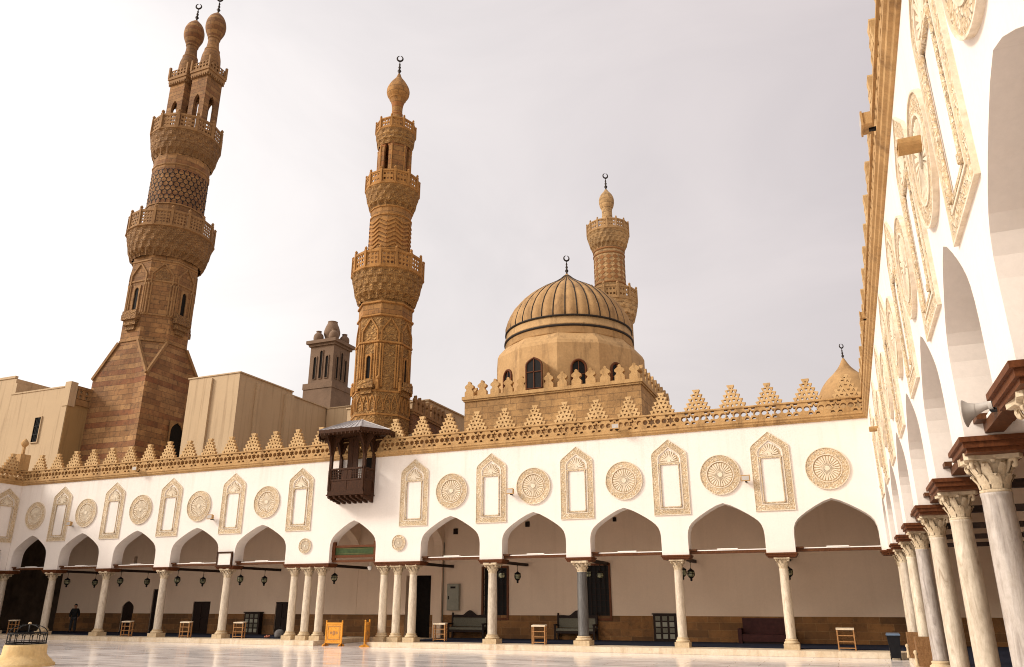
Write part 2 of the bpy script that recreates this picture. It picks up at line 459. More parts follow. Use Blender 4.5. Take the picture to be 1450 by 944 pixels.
def leaf(mb, ang, r0, z0, h, out, w):
    """one curling acanthus leaf on a capital"""
    ca, sa = math.cos(ang), math.sin(ang)
    prof = [(0, 0), (.02, h * .4), (.05 + out * .3, h * .75), (out * .9, h), (out * 1.15, h * .93), (out * 1.1, h * .8)]
    ws = [w * .9, w, w * .95, w * .6, w * .4, .01]
    k = len(mb.v)
    for (o, z), ww in zip(prof, ws):
        for sgn, dd in ((-1, 0), (0, .018), (1, 0)):
            r = r0 + o + dd; a = sgn * ww / 2
            mb.v.append((r * ca - a * sa, r * sa + a * ca, z0 + z))
    for i in range(len(prof) - 1):
        for j in range(2):
            mb.face([k + 3 * i + j, k + 3 * i + j + 1, k + 3 * i + 4 + j, k + 3 * i + 3 + j], 0, True)

def make_capital_mesh():
    mb = MB()
    mb.lathe([(.215, 0), (.235, .02), (.235, .05), (.205, .06), (.205, .15), (.225, .28), (.27, .4), (.33, .47)], 20)
    for i in range(8): leaf(mb, i * PI / 4, .21, .06, .21, .09, .16)
    for i in range(8): leaf(mb, (i + .5) * PI / 4, .22, .12, .30, .14, .15)
    for i in range(4):                                # corner volutes
        a = PI / 4 + i * PI / 2
        ca, sa = math.cos(a), math.sin(a)
        pth = []
        for j in range(9):
            t = j / 8 * 1.6 * PI; rr = .075 * (1 - j / 14)
            o = .40 + rr * math.cos(PI - t); z = .40 + rr * math.sin(PI - t)
            pth.append((o * ca, o * sa, z))
        mb.tube([(.24 * ca, .24 * sa, .25)] + pth, [.03] + [.038] * 9, 6)
        mb.tube([(.26 * math.cos(a - PI / 4), .26 * math.sin(a - PI / 4), .44), (.36 * math.cos(a - PI / 4), .36 * math.sin(a - PI / 4), .5)], [.05, .06], 6)
    ab = []
    for i in range(4):
        a = PI / 4 + i * PI / 2; ax, ay = math.cos(a), math.sin(a)
        b = a + PI / 4
        ab += [(.555 * math.cos(a - .08), .555 * math.sin(a - .08)), (.555 * math.cos(a + .08), .555 * math.sin(a + .08)), (.37 * math.cos(b), .37 * math.sin(b))]
    mb.plate(plate2d(ab), lambda a, b, w: (a, b, w), .46, .56)
    return mb

def make_base_mesh():
    mb = MB()
    k = .36
    mb.plate(plate2d([(-k, -k), (k, -k), (k, k), (-k, k)]), lambda a, b, w: (a, b, w), 0, .2)
    mb.lathe([(.34, .2), (.36, .23), (.355, .27), (.31, .29), (.285, .31), (.285, .33), (.30, .345), (.29, .37), (.245, .385)], 24)
    return mb

class Arcade:
    def __init__(s, root): s.root = root

CAPS = {}
def get_proto(key, fn, name, mat):
    if key not in CAPS: CAPS[key] = fn
    return CAPS[key]

cap_mb, base_mb = make_capital_mesh(), make_base_mesh()
shaft_mb = MB(); shaft_mb.lathe([(.245, .38), (.245, .42), (.235, .46), (.237, 1.2), (.228, 2.2), (.212, 2.95), (.215, 3.0), (.222, 3.02), (.222, 3.05)], 28, z0=0)
cyl_mb = None
_first = {}
def column(parent, x, y, mat='marble', z=.12, k=.9):
    key = mat
    if key not in _first:
        c = shaft_mb.build('column', M[mat], parent, (x, y, z))
        bs = base_mb.build('column_base', M['base'], c)
        cp = cap_mb.build('capital', M['capital'], c, (0, 0, 3.04)); cp.scale = (.94, .94, .87)
        _first[key] = c
    else:
        c = deep_copy(_first[key], parent, (x, y, z))
    c.scale = (k, k, 1); c.rotation_euler = (0, 0, random.choice((0, 1, 2, 3)) * PI / 2)
    return c

def niche_meshes():
    out = [(.77, 0), (.77, 2.56), (.745, 2.66), (.66, 2.76), (0, 3.27), (-.66, 2.76), (-.745, 2.66), (-.77, 2.56), (-.77, 0)]
    inn = [(.53, .22), (.53, 2.46), (.47, 2.60), (0, 2.95), (-.47, 2.60), (-.53, 2.46), (-.53, .22)]
    fr = MB(); fr.plate(plate2d(out, [inn]), XY, -.035, .0)
    def ring(o, i, w0, w1):
        m = MB(); m.plate(plate2d(o, [i]), XY, w0, w1); return m
    ed = MB()
    o2 = [(x * 1.035, z + (.02 if z > 0 else -.03)) for x, z in out]
    ed.plate(plate2d(o2, [out]), XY, -.05, 0)
    i2 = [(x * .93, .255 if z < .5 else z - .04) for x, z in inn]
    ed.plate(plate2d(inn, [i2]), XY, -.05, 0)
    # lower panel frame with colonnettes
    pn = MB(); pn.plate(plate2d([(.49, .26), (.49, 2.4), (.44, 2.55), (0, 2.88), (-.44, 2.55), (-.49, 2.4), (-.49, .26)]), XY, -.012, 0)
    co = MB()
    for sx in (-1, 1):
        co.lathe([(.04, 0), (.04, .09), (.025, .11), (.025, 1.72), (.035, 1.76), (.04, 1.86)], 8, (sx * .42, -.05), .3)
    co.box(-.5, .5, -.06, -.013, 2.16, 2.22); co.box(-.42, .42, -.05, -.013, .28, .33)
    fan = MB()
    for i in range(11):
        a = PI * (i + .5) / 11
        L = .42 if 2 < i < 8 else .36
        p = (.1 * math.cos(a), -.02, 2.30 + .1 * math.sin(a)); q = (L * math.cos(a), -.03, 2.30 + min(L * math.sin(a) * 1.12, .5))
        fan.bar(p, q, .05, .045, (0, -1, 0))
    k = plate2d([(.09 * math.cos(PI * i / 8), 2.24 + .17 * math.sin(PI * i / 8)) for i in range(9)])
    fan.plate(k, XY, -.06, -.013)
    for z in (.0,):
        fan.box(-.42, .42, -.045, -.013, 2.232, 2.27)
    ty = MB(); ty.plate(plate2d([(.44, 2.275), (.44, 2.42), (.38, 2.54), (0, 2.80), (-.38, 2.54), (-.44, 2.42), (-.44, 2.275)]), XY, -.02, -.0125)
    return fr, ed, pn, co, fan, ty

def medallion_meshes(r=.83):
    ring = MB(); ring.plate(plate2d(circle(0, 0, r, 40), [circle(0, 0, r * .70, 40)]), XY, -.05, 0)
    edge = MB()
    edge.plate(plate2d(circle(0, 0, r * 1.035, 40), [circle(0, 0, r, 40)]), XY, -.07, 0)
    edge.plate(plate2d(circle(0, 0, r * .70, 40), [circle(0, 0, r * .66, 40)]), XY, -.065, 0)
    disc = MB(); disc.plate(plate2d(circle(0, 0, r * .66, 40)), XY, -.012, 0)
    rays = MB()
    n = 26
    for i in range(n):
        a = 2 * PI * i / n
        p = Vector((.14 * r * math.cos(a), -.025, .14 * r * math.sin(a))); q = Vector((.6 * r * math.cos(a), -.03, .6 * r * math.sin(a)))
        t = Vector((-math.sin(a), 0, math.cos(a)))
        w0, w1 = .012 * r / .83, .05 * r / .83
        b = Vector((0, .018, 0)); f = Vector((0, -.022, 0))
        rays.hexa([p - t * w0 + b, p + t * w0 + b, q + t * w1 + b, q - t * w1 + b, p - t * w0 * .6 + f, p + t * w0 * .6 + f, q + t * w1 * .6 + f, q - t * w1 * .6 + f])
    rays.plate(plate2d(circle(0, 0, .13 * r, 16)), XY, -.06, -.013)
    return ring, edge, disc, rays

NM = niche_meshes(); MM = medallion_meshes(); MS = medallion_meshes(.37)
_pro = {}
def niche(parent, x, z, y=0):
    if 'n' not in _pro:
        o = NM[0].build('niche', M['stucco'], parent, (x, y, z))
        NM[1].build('edging', M['stucco_edge'], o); NM[2].build('panel', M['plaster'], o)
        NM[3].build('colonnettes', M['stucco'], o); NM[4].build('shell_fan', M['rays'], o); NM[5].build('tympanum', M['stucco'], o)
        _pro['n'] = o
        return o
    return deep_copy(_pro['n'], parent, (x, y, z))
def medallion(parent, x, z, small=False, y=0):
    k = 's' if small else 'm'; G = MS if small else MM
    if k not in _pro:
        o = G[0].build('medallion', M['stucco'], parent, (x, y, z))
        G[1].build('edging', M['stucco_edge'], o); G[2].build('disc', M['stucco_pale'], o); G[3].build('rosette', M['rays'], o)
        _pro[k] = o
        return o
    return deep_copy(_pro[k], parent, (x, y, z))

def merlon_mesh():
    tiers = [(.50, .575), (.39, .47), (.285, .365), (.18, .26), (.075, .155)]
    h = .2; R = []
    for i, (b, t) in enumerate(tiers): R += [(b, i * h), (t, i * h + h * .82), (t, (i + 1) * h - .005)] if i == 4 else [(b, i * h), (t, i * h + h * .85)]
    out = R + [(-x, z) for x, z in reversed(R)]
    holes = []
    for i, (b, t) in enumerate(tiers[:4]):
        n = 5 - i
        zc = i * h + .1
        for j in range(n):
            x = (j - (n - 1) / 2) * .19
            if abs(x) > b - .06: continue
            up = (j + i) % 2 == 0
            s_ = .07
            holes.append([(x - s_, zc - s_ * .8), (x + s_, zc - s_ * .8), (x, zc + s_)] if up else [(x - s_, zc + s_ * .8), (x, zc - s_), (x + s_, zc + s_ * .8)])
    holes.append([(-.05, .87), (0, .81), (.05, .87)])
    m = MB(); m.plate(plate2d(out, holes), XY, -.09, .09)
    return m
MER = merlon_mesh()

def frieze_unit(P=.87, h=.56):
    holes = [star(P / 2, h / 2, .19, .105, 6)]
    for t in (P / 2 - P / 3, P / 2 + P / 3): holes.append(circle(t, h / 2, .118, 10))
    for k in range(3):
        x = P / 6 * (2 * k + 1) - P / 6
        if k == 0: continue
        for z, d in ((.02, 1), (h - .02, -1)):
            holes.append([(x - .1, z), (x + .1, z), (x + .05, z + d * .095), (x - .05, z + d * .095)])
    return plate2d([(0, 0), (P, 0), (P, h), (0, h)], holes)
FU = frieze_unit()

def build_arcade(root, piers, niches, meds, smeds, u0, u1, depth=4.6, merlons=None, cols=None, door_open=None, back_u=None, ties=True,
                 crossbeams=True, thick=.7, ends=(False, False)):
    """piers: (centre, half width). Local x along the wall, y inwards."""
    P = []
    out = [(u0, 9.04)]
    pts = []
    for i, (c, h) in enumerate(piers):
        a, b = c - h, c + h
        if i == 0 and a <= u0: a = u0
        pts += [(a, ZP), (b, ZP)]
        if i < len(piers) - 1:
            n = piers[i + 1]; e = n[0] - n[1]
            r, l = keel((b + e) / 2, (e - b) / 2)
            arc = list(reversed([(2 * ((b + e) / 2) - x, z) for x, z in [(q[0], q[1]) for q in r]]))
            left = [(x, z) for x, z in [((b + e) - q[0], q[1]) for q in r]]
            pts += left[1:] + [(q[0], q[1]) for q in reversed(r[1:-1])]
    poly = pts + [(max(u1, pts[-1][0]), 9.04), (u0, 9.04)]
    if pts[0][0] > u0: poly = [(u0, ZP)] + poly
    # rebuild cleanly so that no two neighbours coincide
    cl = []
    for p in poly:
        if not cl or (abs(p[0] - cl[-1][0]) + abs(p[1] - cl[-1][1]) > 1e-4): cl.append(p)
    w = MB(); w.plate(plate2d(cl), XY, 0, thick)
    w.build('wall', M['plaster'], root)
    for c, h in piers:
        im = MB()
        im.box(c - h - .05, c + h + .05, -.07, thick + .05, 3.735, ZP - .003)
        im.box(c - h - .02, c + h + .02, -.035, thick + .02, 3.665, 3.735)
        im.box(c - h + .03, c + h - .03, .0, thick - .02, 3.61, 3.665)
        im.build('impost', M['redwood'], root)
    if ties:
        for i in range(len(piers) - 1):
            b = piers[i][0] + piers[i][1]; e = piers[i + 1][0] - piers[i + 1][1]
            if door_open is not None and i == door_open: continue
            t = MB(); t.box(b + .003, e - .003, .22, .42, 3.83, 3.945)
            t.box(b + .003, b + .3, .12, .55, 3.95, 4.02)
            to = t.build('tie_beam', M['tiewood'], root)
            l = MB(); l.box(b + .31, e - .02, .22, .34, 3.948, 3.985); m_ = (b + e) / 2; l.box(m_ - .42, m_ + .42, .2, .38, 3.985, 4.03)
            l.build('lamp_strip', M['lampwhite'], to)
    if crossbeams:
        for x in crossbeams if isinstance(crossbeams, (list, tuple)) else [c for c, h in piers]:
            t = MB(); t.box(x - .07, x + .07, thick + .05, depth - .005, 3.66, 3.8); t.build('cross_beam', M['blackwood'], root)
    # cornice, frieze and crenellation
    c = MB()
    prof = [(0.004, 9.04), (-.05, 9.05), (-.07, 9.10), (-.12, 9.13), (-.13, 9.2), (-.17, 9.23), (-.17, 9.30), (.35, 9.30), (.35, 9.04)]
    for x0, x1 in ((u0 + (0 if not ends[0] else -.17), u1 + (0 if not ends[1] else .17)),):
        k = len(c.v); n = len(prof)
        c.v += [(x0, y, z) for y, z in prof] + [(x1, y, z) for y, z in prof]
        for i in range(n): c.face([k + i, k + (i + 1) % n, k + n + (i + 1) % n, k + n + i])
        c.face([k + i for i in range(n)]); c.face([k + n + i for i in reversed(range(n))])
    c.build('cornice', M['trim'], root)
    f = MB(); n = int(round((u1 - u0) / .87)); s = (u1 - u0) / n / .87
    for i in range(n):
        f.plate(FU, lambda a, b, w, i=i: (u0 + (a + i * .87) * s, -.10 + w, 9.345 + b), 0, .30)
    f.box(u0, u1, -.13, .23, 9.302, 9.345); f.box(u0, u1, -.14, .24, 9.905, 9.965)
    f.build('pierced_frieze', M['trim'], root)
    p0 = None
    for x in merlons or []:
        if p0 is None: p0 = MER.build('merlon', M['merlon'], root, (x, .02, 9.966))
        else:
            q = child_copy(p0, root, (x + random.uniform(-.02, .02), .02, 9.966)); q.rotation_euler = (random.uniform(-.03, .03), random.uniform(-.018, .018), random.uniform(-.03, .03)); q.scale = (random.uniform(.96, 1.04), 1, random.uniform(.95, 1.03))
    for x in niches: niche(root, x, 5.5)
    for x in meds: medallion(root, x, 7.08)
    for x in smeds: medallion(root, x, 4.69, True)
    for cc in cols or []: column(root, *cc)
    b0, b1 = back_u or (u0, u1)
    r = MB(); r.box(b0, b1, thick + .004, depth + .5, 8.55, 8.9); r.box(b0, b1, thick + .004, depth - .004, 7.3, 7.5)
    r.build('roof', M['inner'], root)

# ------------------------------------------------------------------ courtyard front
FX = -43.35; RX = 7.02
front = thing('courtyard_arcade', 'long white arcade facing the viewer with niches and round medallions', 'arcade')
FP = [(-43.2, .2), (-39.4, .575), (-34.95, .575), (-30.5, .575), (-25.93, .575), (-20.58, 1.38), (-15.15, 1.28), (-10.11, .575), (-5.79, .575), (-1.43, .575), (2.88, .575), (6.83, .19)]
fcols = [(-43.75, .3), (-39.45, .33), (-34.97, .33), (-30.5, .33), (-25.96, .33)] + [(x, .33, 'marble', .12, .84) for x in (-21.5, -20.62, -19.78, -16.05, -15.27, -14.4)] + [
         (-10.15, .33, 'marble', .12, .93), (-5.76, .33, 'granite', .12, 1.0), (-1.43, .33, 'marble', .12, .82), (2.88, .33, 'marble', .12, .82), (7.28, .3, 'marble', .12, .76)]
mer = [6.2 - 1.557 * k for k in range(32)]
build_arcade(front, FP, [-39.36, -34.93, -30.45, -25.86, -21.3, -14.34, -10.1, -5.77, -1.44, 2.86],
             [-41.57, -37.15, -32.7, -28.28, -23.51, -12.24, -7.92, -3.53, .73, 5.05], [-20.73, -15.1], FX, RX, merlons=mer, cols=fcols, door_open=5,
             back_u=(FX - 5.1, RX + 5.1), crossbeams=[-39.4, -34.95, -30.5, -25.93, -19.7, -14.45, -10.11, -5.79, -1.43, 2.88])
def back_wall(root, openings, u0, u1, y, z1=8.55, dado=1.27, mat='inner'):
    """wall with real openings: (x0, x1, z0, z1, pointed)"""
    holes = []
    for x0, x1, z0, zt, pt in openings:
        if pt: c = (x0 + x1) / 2; holes.append([(c + a, b) for a, b in arch_pts((x1 - x0) / 2, z0, zt - .45, zt)])
        else: holes.append([(x0, z0), (x1, z0), (x1, zt), (x0, zt)])
    w = MB(); w.plate(plate2d([(u0, -.1), (u1, -.1), (u1, z1), (u0, z1)], holes), XY, y, y + .4)
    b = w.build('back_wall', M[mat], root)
    d = MB()
    cuts = sorted([(o[0], o[1]) for o in openings if o[2] < .3])
    x = u0
    for a, e in cuts + [(u1, u1)]:
        if a - x > .02: d.box(x, a, y - .035, y - .003, .13, dado)
        x = e
    d.build('stone_dado', M['dado'], root)
    return b
OPEN = [(-38.2, -37.2, .05, 2.02, True), (-35.72, -35.28, .05, 2.72, False), (-32.3, -30.95, .05, 1.97, False), (-26.02, -25.1, .05, 1.93, False),
        (-17.3, -15.75, .05, 3.3, False), (-12.6, -11.25, 1.15, 3.6, False), (-6.95, -5.75, 1.15, 3.64, False), (-37.79, -37.51, 4.18, 4.77, False)]
back_wall(front, OPEN, FX - .75, RX + 5.0, 4.6)
# dark rooms behind the openings
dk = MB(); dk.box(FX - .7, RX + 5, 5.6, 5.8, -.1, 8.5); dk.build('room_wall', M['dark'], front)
for x0, x1, z0, z1, pt in OPEN[:5]:
    if x0 == -17.3: continue
    d = MB()
    if pt: d.plate(plate2d([((x0 + x1) / 2 + a, b) for a, b in arch_pts((x1 - x0) / 2 - .01, z0 + .08, z1 - .45, z1 - .01)]), XY, 4.66, 4.72)
    else:
        d.box(x0 + .01, x1 - .01, 4.66, 4.72, z0 + .08, z1 - .01)
        mx = (x0 + x1) / 2
        for a, b in ((x0 + .08, mx - .03), (mx + .03, x1 - .08)):
            d.box(a, b, 4.63, 4.66, .3, (z1) * .5); d.box(a, b, 4.63, 4.66, z1 * .55, z1 - .1)
    do = d.build('door', M['blackwood'], front)
    h = MB(); h.ball(((x0 + x1) / 2 + .08, 4.6, 1.05), .03, 8); h.build('handle', M['bronze'], do)
for x0, x1, z0, z1, pt in OPEN[5:7]:
    f = MB()
    for a, b, c, d in ((x0 - .1, x1 + .1, z1, z1 + .1), (x0 - .1, x1 + .1, z0 - .1, z0), (x0 - .1, x0, z0, z1), (x1, x1 + .1, z0, z1)): f.box(a, b, 4.53, 4.64, c, d)
    fo = f.build('window', M['redwood'], front)
    g = MB(); g.box(x0, x1, 4.75, 4.78, z0, z1); g.build('pane', M['glass_dark'], fo)
    b = MB(); n = 5
    for i in range(1, n): x = x0 + (x1 - x0) * i / n; b.box(x - .015, x + .015, 4.64, 4.67, z0, z1)
    for i in range(1, 9): z = z0 + (z1 - z0) * i / 9; b.box(x0, x1, 4.67, 4.7, z - .015, z + .015)
    b.build('grille', M['blackwood'], fo)
for x, z, s in ((-14.31, 5.57, .13), (-10.07, 5.8, .12), (-5.32, 5.86, .09)):
    v = MB(); v.box(x - s, x + s, 4.55, 4.598, z - s * 1.15, z + s * 1.15)
    for i in range(4): v.box(x - s * .9, x + s * .9, 4.53, 4.55, z - s + i * s * .55, z - s + i * s * .55 + .03)
    v.build('air_vent', M['blackwood'], front)
# transverse arches beside the entrance bay
for x, hw_ in ((-20.7, 1.93), (-15.25, 1.75)):
    r, l = keel(2.65, hw_, ZP, 6.1)
    L = [(5.3 - q[0], q[1]) for q in r]
    pl = [(.705, ZP), (L[0][0], ZP)] + L[1:] + [(q[0], q[1]) for q in reversed(r[1:-1])] + [(r[0][0], ZP), (r[0][0], .13), (4.595, .13), (4.595, 7.29), (.705, 7.29)]
    m = MB(); m.plate(plate2d(pl), lambda a, b, w: (w, a, b), x - .25, x + .25)
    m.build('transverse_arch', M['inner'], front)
# conduit down the wall
m = MB(); m.tube([(-14.98, 4.56, .13), (-14.98, 4.56, 5.0)], .025, 6); m.build('conduit', M['cabinet'], front)

# ------------------------------------------------------------------ right arcade (local x = towards the viewer)
right = thing('courtyard_arcade', 'white arcade running along the right edge toward the viewer', 'arcade', (7.0, 0, .02), -PI / 2)
RPc = [.15, 3.25, 7.1, 10.95, 15.05, 19.0, 22.6, 26.0, 30.0, 34.1, 38.2]
RP = [(.36, .34)] + [(c, .56) for c in RPc[1:]]
mid = lambda i: (RPc[i] + RPc[i + 1]) / 2
def rnd_m(i): return 1.56 * i
mr = []; x = .55
while x < 38.5:
    mr.append(x); x += 1.535
build_arcade(right, RP, [c + .02 for c in RPc[1:-1]], [mid(i) for i in range(1, len(RPc) - 1)], [], 0.0, 38.9, merlons=mr,
             cols=[(c, .3, 'greymarble' if c in (22.6, 10.95) else 'marble', .12, .8 if c == 22.6 else .74) for c in RPc[1:]], back_u=(.0, 38.9), crossbeams=[c for c in RPc[1:]])
back_wall(right, [(c - .7, c + .7, .1, 2.2, False) for c in (12.5, 24.5)], -5.0, 38.9, 4.6)
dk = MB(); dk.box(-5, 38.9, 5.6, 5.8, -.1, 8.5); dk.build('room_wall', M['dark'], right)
for y, z in ((24.5, 7.22), (6.6, 7.3)):
    s = MB()
    pr = [(.13 * math.cos(PI + PI * i / 10), .13 * math.sin(PI + PI * i / 10)) for i in range(11)] + [(.09 * math.cos(2 * PI - PI * i / 10), .09 * math.sin(2 * PI - PI * i / 10)) for i in range(11)]
    s.plate(plate2d(pr), lambda a, b, w: (y + a, w, z + b), -.3, 0)
    s.box(y - .13, y + .13, -.3, -.02, z + .0, z + .02)
    s.build('water_spout', M['trim'], right)

# ------------------------------------------------------------------ left arcade (local x = away from the viewer)
left = thing('courtyard_arcade', 'white arcade at the left edge with one niche beside the corner', 'arcade', (FX, 0, 0), PI / 2)
LPc = [-21.5, -17.2, -12.9, -8.6, -4.3]
ml = [-1.0 - 1.557 * k for k in range(13)]
build_arcade(left, [(c, .575) for c in LPc] + [(-.21, .2)], [-.82] + [c for c in LPc[1:]], [c + 2.15 for c in LPc[:-1]] , [], -21.6, 0.0, merlons=ml,
             cols=[(c, .33) for c in LPc], back_u=(-21.6, 0.0), crossbeams=LPc)
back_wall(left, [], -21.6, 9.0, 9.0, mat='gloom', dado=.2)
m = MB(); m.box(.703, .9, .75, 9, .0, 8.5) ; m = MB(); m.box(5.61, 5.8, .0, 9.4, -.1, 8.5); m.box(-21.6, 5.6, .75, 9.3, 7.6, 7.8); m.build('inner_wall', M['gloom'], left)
m = MB(); m.box(-.07, .07, -.07, .07, 0, 0.6); m.box(-.34, .34, -.34, .34, -1.05, -.02); m.lathe([(.09, .5), (.2, .62), (.24, .75), (.16, .9), (.03, 1.05)], 12)
m.build('corner_finial', M['trim'], left, (-.25, .25, 11.05))

RIGHT_THINGS = []
# ------------------------------------------------------------------ ground
g = MB(); g.poly([(-600, -400, -.34), (600, -400, -.34), (600, 900, -.34), (-600, 900, -.34)])
tag(g.build('ground', plain('dusty ground', (.34, .26, .18), .95, 0, .2, .2)), kind='structure')
g = MB(); g.box(FX - 5.3, RX + 5.3, -60, 5.3, -.3, -.1)
tag(g.build('courtyard_floor', M['floor']), kind='structure')
def platform(x0, x1, y0, y1):
    g = MB(); g.box(x0, x1, y0, y1, -.096, .12)
    return tag(g.build('arcade_step', M['edge']), kind='structure')
platform(FX - 5.2, -19.35, -.55, 4.6); platform(-16.3, 6.93, -.55, 4.6)
platform(6.934, RX + 4.6, -39, 4.6); platform(FX - 5.2, FX + .5, -22, -.553)
def carpet(x0, x1, y0, y1):
    g = MB(); g.box(x0, x1, y0, y1, .124, .15); return tag(g.build('carpet_floor', M['navy']), kind='structure')
carpet(FX - 3, -20.9, .75, 4.55); carpet(-14.95, RX + 4.5, .75, 4.55); carpet(RX + .75, RX + 4.5, -39, .74)

# ------------------------------------------------------------------ towers
def muqarnas(mb, n, tiers, cells, phase=0, poly=0, c=(0, 0)):
    """tiers: list of (r_lo, r_hi, z_lo, z_hi); hollow niches with projecting ribs"""
    sub, sv = 6, 5
    N = cells * sub
    for ti, (ra, rb, za, zb) in enumerate(tiers):
        k = len(mb.v)
        for i in range(N):
            ph = (i / sub + (.5 if ti % 2 else 0)) % 1.0
            e = abs(2 * ph - 1)
            a = phase + 2 * PI * i / N
            pf = 1.0
            if poly:
                q = (a - phase) % (2 * PI / poly) - PI / poly
                pf = math.cos(PI / poly) / math.cos(q) * 1.04
            for j in range(sv + 1):
                s = j / sv
                ex = .45 + 3.4 * (1 - e) ** 1.2
                r = (ra - .3 * (rb - ra) * (1 - e) + (rb - ra) * (1 + .3 * (1 - e)) * (s ** ex)) * pf
                mb.v.append((c[0] + r * math.cos(a), c[1] + r * math.sin(a), za + (zb - za) * s))
            mb.v.append((c[0] + ra * .9 * math.cos(a), c[1] + ra * .9 * math.sin(a), zb))
        m = sv + 2
        for i in range(N):
            i2 = (i + 1) % N
            for j in range(m - 1): mb.face([k + i * m + j, k + i2 * m + j, k + i2 * m + j + 1, k + i * m + j + 1])

def pierced_panel(w, h, rows, cols):
    holes = []
    for r in range(rows):
        for c in range(cols):
            x = -w / 2 + w * (c + .5) / cols; y = h * (r + .5) / rows
            s = min(w / cols, h / rows) * .44
            holes.append(star(x, y, s, s * .6, 4, PI / 4) if (r + c) % 2 else circle(x, y, s * .9, 6))
    return plate2d([(-w / 2, 0), (w / 2, 0), (w / 2, h), (-w / 2, h)], holes)

def gallery(root, n, phase, r, z0, z1, r_in, mat_t, mat_p, zc, cells, tiers=4, knob=True, rows=3, cols=3):
    """balustrade between z0,z1 at radius r over a muqarnas corbel descending to zc, r_in"""
    co = MB()
    T = []
    for i in range(tiers):
        f0, f1 = i / tiers, (i + 1) / tiers
        T.append((r_in + (r * .985 - r_in) * f0 ** .62, r_in + (r * .985 - r_in) * f1 ** .62, zc + (z0 - .12 - zc) * f0, zc + (z0 - .12 - zc) * f1))
    muqarnas(co, n, T, cells, phase)
    g = co.build('corbel', M[mat_p], root)
    b = MB(); b.lathe([(r_in * .8, z0 - .13), (r * 1.0, z0 - .13), (r * 1.025, z0 - .08), (r * 1.025, z0), (r_in * .7, z0)], n, phase=phase, smooth=False)
    hh = z1 - z0
    pw = facet(n, phase, r, 0).w
    pl = pierced_panel(pw * .74, hh * .72, rows, cols)
    plist = []
    for k in range(n):
        fn = facet(n, phase, r, k)
        b.plate(pl, lambda a, bb, w, fn=fn: fn(a, z0 + hh * .1 + bb, w), -.1, -.02)
        b.mbox(fn, -pw / 2, pw / 2, z0, z0 + hh * .1, -.12, .0); b.mbox(fn, -pw / 2, pw / 2, z0 + hh * .82, z0 + hh * .95, -.13, .02)
        a = phase + 2 * PI * k / n
        ca, sa = math.cos(a), math.sin(a)
        w = pw * .15
        posts = MB(); plist.append(posts)
        posts.bar((r * .985 * ca, r * .985 * sa, z0), (r * .985 * ca, r * .985 * sa, z1), w, w, (ca, sa, 0))
        if knob: posts.lathe([(w * .3, 0), (w * .62, w * .5), (w * .6, w * .9), (w * .1, w * 1.5)], 8, (r * .985 * ca, r * .985 * sa), z1)
    o = b.build('balustrade', M[mat_t], root)
    for q in plist: q.build('post', M[mat_t], o)
    return o

def finial(root, x, y, z, h, name='crescent_finial'):
    m = MB()
    m.lathe([(.03 * h, 0), (.05 * h, .05 * h), (.03 * h, .1 * h), (.085 * h, .2 * h), (.03 * h, .3 * h), (.06 * h, .38 * h), (.025 * h, .46 * h), (.045 * h, .52 * h), (.018 * h, .6 * h), (.018 * h, .7 * h)], 10, (x, y), z)
    R = .13 * h
    n = 16
    m.tube([(x + .8 * R * math.sin(-2.95 + 5.9 * i / n), y + .45 * R * math.sin(-2.95 + 5.9 * i / n), z + .70 * h + R - R * math.cos(-2.95 + 5.9 * i / n)) for i in range(n + 1)], [.012 * h + .03 * h * math.sin(PI * i / n) for i in range(n + 1)], 6)
    return m.build(name, M['bronze'], root)

def bulb(root, x, y, zs, rs, mat, name='bulb', n=24, rib=0):
    """onion bulb from control radii, smoothed"""
    pts = list(zip(rs, zs)); prof = []
    for i in range(len(pts) - 1):
        p0 = pts[max(i - 1, 0)]; p1 = pts[i]; p2 = pts[i + 1]; p3 = pts[min(i + 2, len(pts) - 1)]
        for j in range(5):
            t = j / 5
            q = []
            for d in (0, 1):
                q.append(.5 * ((2 * p1[d]) + (-p0[d] + p2[d]) * t + (2 * p0[d] - 5 * p1[d] + 4 * p2[d] - p3[d]) * t * t + (-p0[d] + 3 * p1[d] - 3 * p2[d] + p3[d]) * t ** 3))
            prof.append((max(q[0], .01), q[1]))
    prof.append((max(pts[-1][0], .01), pts[-1][1]))
    m = MB(); m.lathe(prof, n, (x, y), rf=(lambda a, z: 1 + .02 * abs(math.sin(a * rib))) if rib else None)
    return m.build(name, M[mat], root)

def window_on(root, fn, a, z0, z1, w, mat_f, deep='dark', frame=.12, pointed=True):
    """a framed arched opening standing on a facet"""
    hole = [(a + x, z) for x, z in arch_pts(w / 2, z0, z1 - w * .6, z1, 5)] if pointed else [(a - w / 2, z0), (a + w / 2, z0), (a + w / 2, z1), (a - w / 2, z1)]
    outer = [(a + w / 2 + frame, z0 - frame), (a + w / 2 + frame, z1 + frame), (a - w / 2 - frame, z1 + frame), (a - w / 2 - frame, z0 - frame)]
    m = MB(); m.plate(plate2d(outer, [hole]), lambda p, q, w_: fn(p, q, w_), .0, .10)
    o = m.build('window', M[mat_f], root)
    d = MB(); d.plate(plate2d(hole), lambda p, q, w_: fn(p, q, w_), -.02, .012)  # default plate is near black, painted as the opening's inner shade
    d.build('pane', M[deep], o)
    return o

